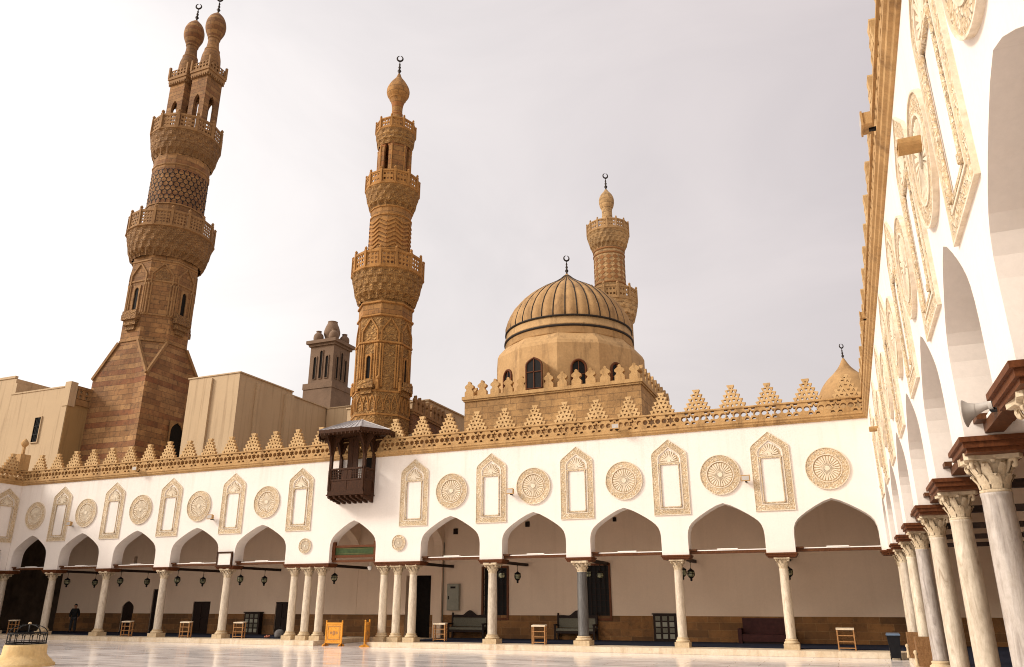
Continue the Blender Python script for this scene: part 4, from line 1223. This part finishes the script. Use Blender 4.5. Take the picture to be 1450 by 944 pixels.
# ------------------------------------------------------------------ sign, notice, lamps on the facade
sg = thing('sign_frame', 'green panel in a red brown wooden frame across the central arch', 'sign', (-17.86, .28, 0))
m = MB(); m.box(-1.36, -1.16, -.06, .1, 3.95, 4.85); m.box(1.16, 1.36, -.06, .1, 3.95, 4.85); m.box(-1.155, 1.155, -.04, .06, 4.56, 4.67); m.box(-1.155, 1.155, -.04, .06, 4.06, 4.19); m.box(-1.5, 1.5, -.03, .09, 3.84, 3.945); m.build('frame', M['redwood'], sg)
m = MB(); m.box(-1.155, 1.155, .0, .03, 4.193, 4.557); m.build('panel', M['green'], sg)
m = MB()
for z in (4.25, 4.5): m.box(-1.1, 1.1, -.012, -.003, z, z + .012)
m.build('border_line', plain('dull gold paint', (.20, .17, .06), .5), sg)
m = MB(); m.lathe([(.03, .0), (.09, .05), (.12, .14), (.11, .2), (.02, .24)], 12, (-17.3, .9), 3.45); m.tube([(-17.3, .9, 3.69), (-17.3, .9, 3.9)], .012, 6); m.build('bulb_lamp', M['lampwhite'])
tag(bpy.data.objects['bulb_lamp'], 'small white bulb lamp hanging inside the central arch', 'lamp')
nb = thing('notice_board', 'white notice in a dark brown frame above a left column', 'notice board', (-25.93, -.1, 3.74))
m = MB(); m.plate(plate2d([(-.53, 0), (.53, 0), (.53, .78), (-.53, .78)], [[(-.44, .09), (.44, .09), (.44, .69), (-.44, .69)]]), XY, -.03, .05); m.build('frame', M['wood'], nb)
m = MB(); m.box(-.44, .44, .0, .03, .09, .69); m.build('sheet', M['board'], nb)

def floodlight(x, z, label, y=0, parent_off=.32):
    t = thing('floodlight', label, 'floodlight', (x, y, z), 0, None)
    m = MB(); m.box(-.17, .17, -.33, -.2, -.11, .11); m.box(-.19, .19, -.36, -.33, -.13, .13); m.build('housing', M['trim'], t)
    m = MB(); m.box(-.15, .15, -.365, -.361, -.09, .09); m.build('lens', M['speaker'], t)
    m = MB(); m.box(-.04, .04, -.2, .0, -.15, -.11); m.box(-.03, .03, -.25, -.2, -.15, -.05); m.build('arm', M['iron'], t)
    return t
floodlight(-38.09, 6.45, 'small tan floodlight on the wall beside the leftmost full niche')
floodlight(-27.1, 6.4, 'small tan floodlight between round medallion and niche above the framed notice')
floodlight(-9.0, 6.85, 'small tan floodlight on the wall, second niche right of the wooden balcony')
floodlight(1.8, 6.83, 'small tan floodlight beside the rightmost niche of the facing arcade')
floodlight(-33.2, 9.45, 'small floodlight clipped to the pierced frieze left of the balcony', -.14)
floodlight(-3.7, 9.5, 'small floodlight clipped to the pierced frieze below the domed hall', -.14)
t = floodlight(0, 0, 'square tan floodlight bracketed off the crenellation of the right arcade'); t.location = (6.98, -21.5, 9.35); RIGHT_THINGS.append(t); t.rotation_euler = (0, 0, -PI / 2)
t = floodlight(0, 0, 'smaller dark bracketed floodlight further down the right arcade crenellation'); t.location = (6.98, -11.3, 9.45); RIGHT_THINGS.append(t); t.scale = (.8, .8, .8); t.rotation_euler = (0, 0, -PI / 2)

# horn loudspeaker on the right arcade
sp = thing('loudspeaker', 'grey horn loudspeaker fixed on a tie beam of the right arcade', 'loudspeaker', (7.08, -24.1, 3.93), R_(-20)); RIGHT_THINGS.append(sp); sp.scale = (.76, .76, .76)
m = MB()
prof = [(.055, -.02), (.06, .06), (.085, .16), (.13, .25), (.19, .31), (.205, .32), (.19, .312), (.12, .24), (.06, .1), (.02, .08)]
mm = MB(); mm.lathe(prof, 24, cap=False); m.merge(mm, lambda x, y, z: (.1 - z, x, y - .25 * z)); m.build('horn', M['speaker'], sp)
m = MB(); mm = MB(); mm.lathe([(.02, -.2), (.085, -.19), (.09, -.03), (.06, .0)], 20); m.merge(mm, lambda x, y, z: (.1 - z, x, y - .25 * z)); m.build('driver', M['speaker'], sp)
m = MB(); m.bar((.12, 0, -.1), (.45, 0, -.1), .05, .03); m.bar((.12, 0, -.1), (.12, 0, .02), .04, .03); mm = MB(); mm.lathe([(.093, -.09), (.093, -.06)], 20); m.merge(mm, lambda x, y, z: (.1 - z, x, y - .25 * z)); m.build('bracket', M['iron'], sp)

# ------------------------------------------------------------------ hanging lanterns
def make_lantern():
    t = thing('hanging_lantern', 'x', 'lantern')
    m = MB(); m.tube([(0, 0, 0), (0, 0, -.33)], .012, 6); m.lathe([(.05, -.03), (.02, 0)], 8); m.build('chain', M['iron'], t)
    m = MB(); m.lathe([(.02, -.28), (.07, -.33), (.15, -.38), (.17, -.40), (.165, -.43), (.0, -.42)], 12); m.build('cap', M['iron'], t)
    m = MB(); m.lathe([(.145, -.43), (.165, -.52), (.15, -.60), (.11, -.66), (.0, -.66)], 12); g = m.build('glass', M['lglass'], t)
    m = MB()
    for i in range(6):
        a = PI / 3 * i
        m.tube([(r * math.cos(a), r * math.sin(a), z) for r, z in ((.15, -.43), (.172, -.52), (.157, -.60), (.115, -.66))], .011, 5)
    m.lathe([(.115, -.655), (.12, -.68), (.07, -.71), (.04, -.76), (.06, -.79), (.045, -.83), (.01, -.85)], 12); m.lathe([(.172, -.51), (.178, -.52), (.172, -.53)], 12, cap=False)
    m.build('cage', M['iron'], t)
    return t
LP_ = make_lantern()
lx = [(-39.4, 'column at far left'), (-34.95, 'second column from the left corner'), (-30.5, 'third column from the left corner'), (-25.93, 'column under the framed notice'),
      (-19.7, 'left triple columns'), (-10.11, 'pale column right of the entrance'), (-5.79, 'dark granite column'), (-1.43, 'second column from the right corner'), (2.88, 'rightmost full column')]
first = True
for x, where in lx:
    for y, wd in ((1.3, 'nearer lantern of the pair at the '), (3.28, 'further lantern of the pair at the ')):
        o = LP_ if first else None
        if not first:
            o = LP_.copy(); col.objects.link(o)
            for ch in LP_.children: child_copy(ch, o)
        first = False
        if x == -19.7 and y > 2:
            for ch in list(o.children): bpy.data.objects.remove(ch)
            bpy.data.objects.remove(o); continue
        o.location = (x, y, 3.655); o['label'] = 'green glass hanging ' + wd + where; o['group'] = 'lanterns hanging in the arcade'
for i, yy in enumerate((10.95, 15.05, 19.0, 22.6)):
    o = LP_.copy(); col.objects.link(o)
    for ch in LP_.children: child_copy(ch, o)
    RIGHT_THINGS.append(o); o.location = (RX + 2.0, -yy, 3.61); o['label'] = 'green glass lantern hanging behind the ' + ('fourth', 'third', 'second', 'nearest')[i] + ' column of the right arcade'; o['group'] = 'lanterns of the right arcade'

# ------------------------------------------------------------------ furniture on the arcade floor
def make_rack():
    t = thing('shoe_rack', 'x', 'rack')
    fm = MB()
    for x in (-.30, .30):
        for y in (0, .2): fm.box(x - .022, x + .022, y - .022, y + .022, 0, .76)
        for z in (.05, .3, .52): fm.box(x - .015, x + .015, .02, .18, z, z + .04)
    fm.build('frame', M['rackwood'], t)
    for i, z in enumerate((.07, .3, .52)):
        s = MB(); s.box(-.275, .275, -.02, .22, z, z + .028); s.build('shelf', M['rackwood'], t)
    s = MB(); s.hexa([(-.33, -.04, .74), (.33, -.04, .74), (.33, .23, .78), (-.33, .23, .78), (-.33, -.04, .80), (.33, -.04, .80), (.33, .23, .82), (-.33, .23, .82)]); s.build('top_board', M['edge'], t)
    return t
RK = make_rack()
racks = [(-13.15, .8, 'wooden rack in front of the left carved bench'), (-7.85, .25, 'wooden rack between the pale and the dark granite columns'), (4.9, .2, 'wooden rack in the rightmost bay near the bin'),
         (-28.3, .1, 'wooden rack beside the plain double door'), (-32.6, .1, 'wooden rack by the pointed door'), (-41.9, .1, 'wooden rack behind the caged wellhead'), (-25.0, .5, 'wooden rack right of the column under the notice')]
for i, (x, y, lab) in enumerate(racks):
    if i == 0: o = RK
    else:
        o = RK.copy(); col.objects.link(o)
        for ch in RK.children: child_copy(ch, o)
    o.location = (x, y, .122 if y < .72 else .152); o['label'] = lab; o['group'] = 'wooden racks along the arcade'

def make_bench():
    t = thing('bench', 'x', 'bench')
    m = MB()
    for x in (-1.0, 1.0):
        m.box(x - .045, x + .045, -.55, -.46, 0, .72); m.box(x - .045, x + .045, -.05, .04, 0, 1.15); m.box(x - .05, x + .05, -.6, .0, .66, .73)
        m.ball((x, 0, 1.19), .06, 8)
    m.box(-.955, .955, -.54, -.48, .3, .42); m.box(-.955, .955, -.03, .03, .3, .4); m.box(-.955, .955, -.02, .03, 1.0, 1.09)
    m.build('frame', M['blackwood'], t)
    m = MB(); pl = [(-.95, 1.09)] + [(x, 1.09 + .22 * math.exp(-(x / .3) ** 2) + .05 * abs(math.cos(x * 4))) for x in [-.95 + 1.9 * i / 30 for i in range(31)]] + [(.95, 1.09)]
    m.plate(plate2d(pl[1:-1] + [(.95, 1.085), (-.95, 1.085)]), XY, -.02, .03); m.build('crest', M['blackwood'], t)
    m = MB(); m.box(-.94, .94, -.53, -.03, .42, .53); m.build('seat', M['upholstery'], t)
    m = MB(); m.box(-.94, .94, -.045, -.02, .56, .99); m.build('backrest', M['upholstery'], t)
    return t
bn = make_bench(); bn.location = (-13.3, 4.45, .152); bn['label'] = 'dark carved bench with grey upholstery below the steel cabinet'; bn['group'] = 'carved benches by the back wall'
b2 = bn.copy(); col.objects.link(b2)
for ch in bn.children: child_copy(ch, b2)
b2.location = (-7.4, 4.45, .152); b2['label'] = 'dark carved bench with grey upholstery behind the dark granite column'
sf = thing('sofa', 'low dark maroon sofa against the back wall near the right column', 'sofa', (1.5, 4.5, .152))
m = MB(); m.box(-.95, .95, -.75, -.02, .08, .38); m.build('seat', M['maroon'], sf)
m = MB(); m.box(-.95, .95, -.2, .03, .385, 1.05); m.build('backrest', M['maroon'], sf)
m = MB(); m.box(-1.12, -.955, -.78, .03, .0, .62); m.box(.955, 1.12, -.78, .03, .0, .62); m.build('armrest', M['maroon'], sf)
m = MB(); m.box(-.9, .9, -.7, -.1, .0, .078); m.build('plinth', M['blackwood'], sf)

def make_cabinet():
    t = thing('lattice_cabinet', 'x', 'cabinet')
    m = MB(); m.box(-.55, .55, -.3, .0, 0, 1.18); m.box(-.6, .6, -.35, .0, 1.183, 1.24); m.build('case', M['blackwood'], t)
    for r in range(4):
        for c in range(3):
            p = MB(); x = (c - 1) * .33; z = .12 + r * .265
            p.box(x - .11, x + .11, -.32, -.303, z, z + .2); p.box(x - .06, x + .06, -.328, -.322, z + .05, z + .15)
            p.build('panel', M['upholstery'] if r % 2 else M['cabinet'], t)
    return t
cb = make_cabinet(); cb.location = (-3.0, 4.55, .152); cb['label'] = 'dark wooden cabinet with twelve square panes right of the granite column'; cb['group'] = 'lattice cabinets'
c2_ = cb.copy(); col.objects.link(c2_)
for ch in cb.children: child_copy(ch, c2_)
c2_.location = (-27.4, 4.55, .152); c2_['label'] = 'dark wooden cabinet with twelve square panes left of the triple columns'
eb = thing('electric_cabinet', 'grey green steel electrical cabinet mounted high on the arcade back wall', 'cabinet', (-14.31, 4.58, 1.5))
m = MB(); m.box(-.36, .36, -.16, .0, 0, 1.33); m.build('box', M['cabinet'], eb)
m = MB(); m.box(-.33, .33, -.18, -.163, .03, 1.3); dr_ = m.build('door', M['cabinet'], eb)
m = MB(); m.box(-.28, -.23, -.21, -.183, .55, .72); m.build('handle', M['iron'], dr_)
m = MB(); m.box(-.15, .15, -.19, -.183, 1.1, 1.2); m.build('label_plate', M['iron'], dr_)

def screen(name, label, loc, rz):
    t = thing(name, label, 'screen', loc, rz)
    m = MB(); m.box(-.58, -.51, -.03, .03, .0, 1.14); m.box(.51, .58, -.03, .03, .0, 1.14); m.box(-.508, .508, -.025, .025, .12, .2); m.box(-.508, .508, -.025, .025, 1.02, 1.1)
    for x in (-.545, .545): m.ball((x, 0, 1.17), .045, 8)
    m.build('frame', M['honey'], t)
    m = MB(); m.box(-.508, .508, -.012, .012, .2, 1.02); p = m.build('panel', M['honey'], t)
    m = MB()
    for a, b, c, d in ((-.42, .42, .28, .31), (-.42, .42, .91, .94), (-.42, -.39, .31, .91), (.39, .42, .31, .91)): m.box(a, b, -.022, -.013, c, d)
    m.plate(plate2d(star(0, .61, .13, .07, 8)), XY, -.024, -.013); m.plate(plate2d(circle(-.2, .61, .07, 6), ), XY, -.02, -.013); m.plate(plate2d(circle(.2, .61, .07, 6)), XY, -.02, -.013)
    m.build('carving', M['rackwood'], p)
    for x in (-.545, .545):
        m = MB(); m.plate(plate2d([(-.26, 0), (.26, 0), (.2, .06), (.04, .12), (-.04, .12), (-.2, .06)]), lambda a, b, w: (x + w, a, b), -.035, .035); m.build('foot', M['honey'], t)
    return t
screen('wooden_screen', 'honey coloured carved wooden screen facing forward at the entrance', (-18.36, -.3, -.098), 0).scale = (.84, 1, .97)
screen('wooden_screen', 'honey coloured wooden screen seen edge on right of the entrance', (-16.53, -.2, -.098), R_(112))

# tall wooden bookrests around two column feet in the right arcade
for y, lab in ((-7.1, 'brown boxed wooden guard at a column foot with turned white post, nearer one'), (-3.25, 'brown boxed wooden guard at a column foot with turned white post, further one')):
    t = thing('column_guard', lab, 'guard', (7.3, y, .14)); t.scale = (.8, .8, .64); RIGHT_THINGS.append(t)
    m = MB(); m.box(-.36, .36, -.44, -.38, .0, 1.25); m.box(-.36, -.3, -.377, .377, .0, 1.22); m.box(.3, .36, -.377, .377, .0, 1.22); m.build('boards', M['guard'], t)
    m = MB(); m.lathe([(.07, 0), (.07, .1), (.045, .16), (.06, .3), (.04, .42), (.05, .5), (.075, .56), (.06, .64), (.02, .68)], 12, (-.42, -.4)); m.build('turned_post', M['base'], t)
wb = thing('wheeled_bin', 'dark wheeled bin with blue grey lid in the right corner', 'bin', (6.6, -1.55, -.098))
m = MB(); m.hexa([(-.2, -.22, .06), (.2, -.22, .06), (.2, .2, .06), (-.2, .2, .06), (-.27, -.3, .86), (.27, -.3, .86), (.27, .3, .86), (-.27, .3, .86)]); m.box(-.285, .285, -.315, .315, .82, .862); m.build('body', M['binplastic'], wb)
m = MB(); m.hexa([(-.3, -.33, .866), (.3, -.33, .866), (.3, .34, .866), (-.3, .34, .866), (-.27, -.28, .93), (.27, -.28, .93), (.27, .3, .95), (-.27, .3, .95)]); m.box(-.2, .2, .34, .4, .88, .92); m.build('lid', M['binlid'], wb)
for x in (-.2, .2):
    m = MB(); mm = MB(); mm.lathe([(.1, -.025), (.1, .025)], 14); m.merge(mm, lambda a, b, c: (x + c, .22 + a, .1 + b)); m.build('wheel', M['iron'], wb)

# stone wellhead with iron cage
wh = thing('wellhead', 'honey stone wellhead topped by a black domed iron cage at lower left', 'wellhead', (-21.25, -14.5, -.1))
m = MB(); m.lathe([(.98, 0), (.98, .1), (.9, .14), (.86, .22), (.74, .34), (.67, .44), (.655, .74), (.63, .8), (.52, .81), (.5, .3)], 48, cap=False); m.build('stone_ring', M['well'], wh)
m = MB()
RC = .60
def hoop(r, z, t): m.tube([(r * math.cos(2 * PI * i / 32), r * math.sin(2 * PI * i / 32), z) for i in range(32)], t, 6, closed=True)
hoop(RC, .84, .026); hoop(RC, .92, .014); hoop(RC, 1.24, .02)
for i in range(16):
    a = 2 * PI * i / 16; m.tube([(RC * math.cos(a), RC * math.sin(a), .82), (RC * math.cos(a), RC * math.sin(a), 1.24)], .012, 5)
    for s_ in (-1, 1):
        m.tube([(RC * math.cos(a + s_ * t), RC * math.sin(a + s_ * t), z) for t, z in ((0.0, 1.1), (.05, 1.17), (.12, 1.2), (.196, 1.17))], .009, 4)
for i in range(10):
    a = 2 * PI * i / 10
    m.tube([(RC * math.cos(PI / 2 * j / 8) * math.cos(a), RC * math.cos(PI / 2 * j / 8) * math.sin(a), 1.24 + .32 * math.sin(PI / 2 * j / 8)) for j in range(9)], .015, 5)
m.build('iron_cage', M['iron'], wh)
m = MB(); m.ball((0, 0, 1.6), .055, 12); m.build('knob', M['base'], wh)
m = MB(); m.poly([(.505 * math.cos(2 * PI * i / 24), .505 * math.sin(2 * PI * i / 24), .5) for i in range(24)]); m.build('well_cover', M['dark'], wh)

# bag and sandals on the carpet edge
bg = thing('bag', 'small dark bag slumped beside the left triple columns', 'bag', (-22.75, 1.1, .152))
m = MB(); m.lathe([(.02, 0), (.24, .01), (.27, .1), (.25, .26), (.17, .38), (.06, .42), (.01, .41)], 14, rf=lambda a, z: 1 + .12 * math.sin(3 * a + 5 * z)); m.build('body', M['greycloth'], bg)
m = MB(); m.tube([(-.12, 0, .36), (-.1, .02, .48), (0, .03, .53), (.1, .02, .48), (.12, 0, .36)], .014, 6); m.build('strap', M['iron'], bg)
sh = thing('shoes', 'pair of reddish shoes on the carpet near the bag', 'shoes', (-23.4, .95, .152))
for dx in (-.08, .08):
    m = MB(); m.ball((dx, -.05, .05), .06, 10, sc=(.8, 1.9, .8)); m.ball((dx, .05, .075), .055, 10, sc=(.8, 1.1, 1.2)); m.build('shoe', M['skin2'], sh)

# ------------------------------------------------------------------ the standing person
def skin_mesh(name, pts, edges, radii, mat, parent=None, levels=1, root=0):
    me = bpy.data.meshes.new(name + '_cage'); me.from_pydata(pts, edges, [])
    o = bpy.data.objects.new(name + '_cage', me); col.objects.link(o)
    sk = o.modifiers.new('skin', 'SKIN'); sk.use_smooth_shade = True
    sl = me.skin_vertices[0].data
    for i, r in enumerate(radii): sl[i].radius = (r, r) if not isinstance(r, tuple) else r; sl[i].use_root = (i == root)
    sd_ = o.modifiers.new('sub', 'SUBSURF'); sd_.levels = levels; sd_.render_levels = levels
    bpy.context.view_layer.update()
    dg = bpy.context.evaluated_depsgraph_get()
    nm = bpy.data.meshes.new_from_object(o.evaluated_get(dg), depsgraph=dg)
    bpy.data.objects.remove(o); bpy.data.meshes.remove(me)
    nm.name = name; nm.materials.clear(); nm.materials.append(mat)
    for p in nm.polygons: p.use_smooth = True
    ob = bpy.data.objects.new(name, nm); col.objects.link(ob)
    if parent: ob.parent = parent
    return ob
pe = thing('person', 'man in black jacket and dark trousers standing under the left arcade', 'person', (-40.25, 2.9, .152), R_(38))
J = dict(pel=(0, 0, .88), wai=(0, 0, 1.03), che=(0, -.01, 1.24), nek=(0, 0, 1.40), hd0=(0, -.01, 1.47), hd1=(0, -.02, 1.565), hd2=(0, -.01, 1.63),
         sl=(.17, 0, 1.34), el=(.25, .03, 1.08), wl=(.24, -.06, .86), sr=(-.17, 0, 1.34), er=(-.25, .03, 1.08), wr=(-.24, -.06, .86),
         hl=(.09, 0, .84), kl=(.12, -.02, .47), al=(.14, .02, .09), fl=(.15, -.14, .045), hr=(-.09, 0, .84), kr=(-.11, -.03, .47), ar=(-.13, .0, .09), fr=(-.15, -.16, .045))
def fingers(pts, ed, rad, wi, w, sgn):
    base = Vector(w)
    pts.append(tuple(base + Vector((0, -.02, -.08)))); rad.append((.032, .016)); pi_ = len(pts) - 1; ed.append((wi, pi_))
    for k in range(4):
        o = (k - 1.5) * .017; L = (.062, .075, .07, .052)[k]
        a = Vector(pts[pi_]) + Vector((0, o, -.018)); b = a + Vector((-.004 * sgn, -.004, -L * .55)); c = b + Vector((-.012 * sgn, 0, -L * .4))
        i0 = len(pts); pts += [tuple(a), tuple(b), tuple(c)]; rad += [.0085, .0075, .006]; ed += [(pi_, i0), (i0, i0 + 1), (i0 + 1, i0 + 2)]
    t = base + Vector((-.012 * sgn, -.045, -.05)); i0 = len(pts); pts += [tuple(t), tuple(t + Vector((-.006 * sgn, -.018, -.04)))]; rad += [.0095, .0075]; ed += [(wi, i0), (i0, i0 + 1)]
names = list(J); pts = [J[n] for n in names]; ix = {n: i for i, n in enumerate(names)}
E_ = [('pel', 'wai'), ('wai', 'che'), ('che', 'nek'), ('nek', 'hd0'), ('hd0', 'hd1'), ('hd1', 'hd2'), ('che', 'sl'), ('sl', 'el'), ('el', 'wl'), ('che', 'sr'), ('sr', 'er'), ('er', 'wr'), ('pel', 'hl'), ('hl', 'kl'), ('kl', 'al'), ('al', 'fl'), ('pel', 'hr'), ('hr', 'kr'), ('kr', 'ar'), ('ar', 'fr')]
Rd = dict(pel=(.14, .10), wai=(.135, .1), che=(.16, .11), nek=.055, hd0=.07, hd1=.095, hd2=.07, sl=.065, el=.045, wl=.03, sr=.065, er=.045, wr=.03, hl=.085, kl=.058, al=.042, fl=.035, hr=.085, kr=.058, ar=.042, fr=.035)
ed = [(ix[a], ix[b]) for a, b in E_]; rad = [Rd[n] for n in names]
fingers(pts, ed, rad, ix['wl'], J['wl'], 1); fingers(pts, ed, rad, ix['wr'], J['wr'], -1)
skin_mesh('body', pts, ed, rad, M['skin'], pe, 1)
jn = ['pel', 'wai', 'che', 'nek', 'sl', 'el', 'wl', 'sr', 'er', 'wr']
jp = [J[n] for n in jn]; jp[0] = (0, 0, .80); jp[3] = (0, 0, 1.41); jp[6] = (.243, -.045, .895); jp[9] = (-.243, -.045, .895)
je = [(jn.index(a), jn.index(b)) for a, b in (('pel', 'wai'), ('wai', 'che'), ('che', 'nek'), ('che', 'sl'), ('sl', 'el'), ('el', 'wl'), ('che', 'sr'), ('sr', 'er'), ('er', 'wr'))]
skin_mesh('jacket', jp, je, [(.19, .14), (.185, .145), (.20, .15), .085, .095, .072, .055, .095, .072, .055], M['jacket'], pe, 1)
tn = ['pel', 'hl', 'kl', 'al', 'hr', 'kr', 'ar']
tp_ = [J[n] for n in tn]; tp_[3] = (.138, .015, .06); tp_[6] = (-.128, -.005, .06)
skin_mesh('trousers', tp_, [(0, 1), (1, 2), (2, 3), (0, 4), (4, 5), (5, 6)], [(.16, .125), .108, .085, .078, .108, .085, .078], M['trousers'], pe, 1)
for s, f in (('fl', 1), ('fr', -1)):
    m = MB(); x, y, z = J[s]; m.ball((x, y + .06, .045), .055, 10, sc=(.9, 2.5, .85)); m.build('shoe', M['iron'], pe)
m = MB(); m.ball((0, .005, 1.60), .105, 14, sc=(.9, 1.0, .95)); hr_ = m
hr_.v = [(x, y, max(z, 1.555 + (.0 if y > -.02 else .06))) for x, y, z in hr_.v]; hr_.build('hair', M['hair'], pe)
m = MB(); m.ball((0, -.115, 1.55), .018, 8, sc=(.8, 1.2, 1.4)); m.ball((-.035, -.103, 1.575), .012, 8); m.ball((.035, -.103, 1.575), .012, 8); m.box(-.03, .03, -.112, -.1, 1.505, 1.512); m.build('face_features', M['skin'], pe)
m = MB(); m.ball((.093, 0, 1.56), .028, 8, sc=(.4, .8, 1.2)); m.ball((-.093, 0, 1.56), .028, 8, sc=(.4, .8, 1.2)); m.build('ears', M['skin'], pe)

# ------------------------------------------------------------------ world, sun, camera
wd = bpy.data.worlds.new('World'); S.world = wd; wd.use_nodes = True
nt = wd.node_tree; bgn = nt.nodes['Background']; outn = nt.nodes['World Output']
sky = nd(nt, 'ShaderNodeTexSky', sky_type='NISHITA'); sky.sun_disc = False
SAZ = Vector((-.78, -.50, .56)).normalized()
sky.sun_elevation = math.asin(SAZ.z); sky.sun_rotation = math.atan2(SAZ.x, SAZ.y)
sky.dust_density = 5.0; sky.air_density = 1.5
nt.links.new(sky.outputs[0], bgn.inputs[0]); bgn.inputs[1].default_value = .03
tc = nd(nt, 'ShaderNodeTexCoord').outputs['Generated']
def dirdot(v): return nd(nt, 'ShaderNodeVectorMath', {0: tc, 1: Vector(v).normalized()}, operation='DOT_PRODUCT').outputs['Value']
glare = ramp(nt, nd(nt, 'ShaderNodeMath', {0: dirdot((-.93, .55, .42))}, operation='ABSOLUTE').outputs[0], [(.2, (.545, .46, .45)), (.48, (.655, .575, .56)), (.72, (.75, .675, .655)), (.90, (.84, .775, .75)), (.985, (1.12, 1.05, 1.0))]).outputs[0]
glare_dot = dirdot((-.93, .55, .42))
cl = noise(nt, nd(nt, 'ShaderNodeMapping', {'Vector': tc, 'Scale': (1.2, 1.2, 2.4)}).outputs[0], 1.9, 6, .55, .8)
cloud = mixc(nt, 1.0, glare, ramp(nt, cl, [(.32, (.93, .93, .935)), (.68, (1.07, 1.065, 1.06))]).outputs[0], 'MULTIPLY')
# extra sky brightness added overhead and behind the viewer to light the white facade
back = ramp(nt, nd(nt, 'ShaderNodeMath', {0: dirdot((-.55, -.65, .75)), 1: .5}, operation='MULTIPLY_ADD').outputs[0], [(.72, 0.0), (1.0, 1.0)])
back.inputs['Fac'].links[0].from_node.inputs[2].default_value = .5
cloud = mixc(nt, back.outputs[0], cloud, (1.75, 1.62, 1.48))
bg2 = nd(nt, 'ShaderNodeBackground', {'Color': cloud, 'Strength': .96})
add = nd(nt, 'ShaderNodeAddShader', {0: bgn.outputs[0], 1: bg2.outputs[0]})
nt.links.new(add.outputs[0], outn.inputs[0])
sl_ = bpy.data.lights.new('Sun', 'SUN'); sl_.energy = 3.0; sl_.angle = R_(14); sl_.color = (1, .94, .86)
so = bpy.data.objects.new('Sun', sl_); col.objects.link(so)
so.rotation_euler = SAZ.to_track_quat('Z', 'Y').to_euler(); so.location = (-30, -40, 60)

cam = bpy.data.cameras.new('Camera'); co = bpy.data.objects.new('Camera', cam); col.objects.link(co)
yaw, pit, rol = -0.39407478519, 0.33535594732, -0.00129576084
Fv = Vector((math.sin(yaw) * math.cos(pit), math.cos(yaw) * math.cos(pit), math.sin(pit)))
R0 = Vector((math.cos(yaw), -math.sin(yaw), 0)); U0 = R0.cross(Fv)
Rv = R0 * math.cos(rol) + U0 * math.sin(rol); Uv = -R0 * math.sin(rol) + U0 * math.cos(rol)
mw = Matrix(((Rv.x, Uv.x, -Fv.x, 5.486525), (Rv.y, Uv.y, -Fv.y, -33.841083), (Rv.z, Uv.z, -Fv.z, 1.868444), (0, 0, 0, 1)))
co.matrix_world = mw
cam.sensor_width = 36; cam.lens = 36 * 1093.776 / 1450; cam.clip_end = 3000; cam.clip_start = .05
S.camera = co
S.view_settings.view_transform = 'Standard'; S.view_settings.look = 'None'; S.view_settings.exposure = 0

# ------------------------------------------------------------------ surveyed placement of every free-standing root
KX, OX, KZ, OZ = .9827, .268, .9846, .02
TOW = {'ghuri': None}
PL = {qa: ((-22.42, 10, -.118), (.991, .991, 1.0114)), gh: ((-48.76, 14, -.156), (.992, .992, 1.019)), sm: ((-8.14, 18, -.024), (.997, .997, 1.0101)),
      sd: ((6.81, 14, .106), (.993, .993, .9992)), ft: ((-49.03, 40, .365), (1, 1, 1.0102)), dh: ((.30, 0, .067), (.9892, 1, .9961)),
      lb: ((.177, 0, .046), (.9894, 1, .9994)), rbld: ((.233, 0, .102), (.9893, 1, .9979)), lowb: ((.233, 0, .102), (.9893, 1, .9979)), bb_: ((-20.44, 11, .089), (.99, .99, .9976)),
      right: ((7.0, 0, .02), (1, 1, .9846)), left: ((-42.33, 0, .02), (1, 1, .9846)), wh: ((-20.09, -14.5, -.08), (.97, .97, .82)), wb: ((6.68, -.95, -.08), (.78, .78, .95))}
gh.rotation_euler = (0, 0, 0)
skip = set(RIGHT_THINGS) | {co, so}
for o in [x for x in bpy.data.objects if x.parent is None]:
    if o in skip: continue
    if o in PL: o.location, o.scale = PL[o]; continue
    l = o.location.copy(); o.location = (l.x * KX + OX, l.y, l.z * KZ + OZ)
    if o.type == 'MESH': o.scale = (KX, 1, KZ)
    elif o is front: o.scale = (KX, 1, KZ)
    else: o.scale = (o.scale.x * KX, o.scale.y * KX, o.scale.z * KZ)
try: S.cycles.filter_width = 1.05
except Exception: pass
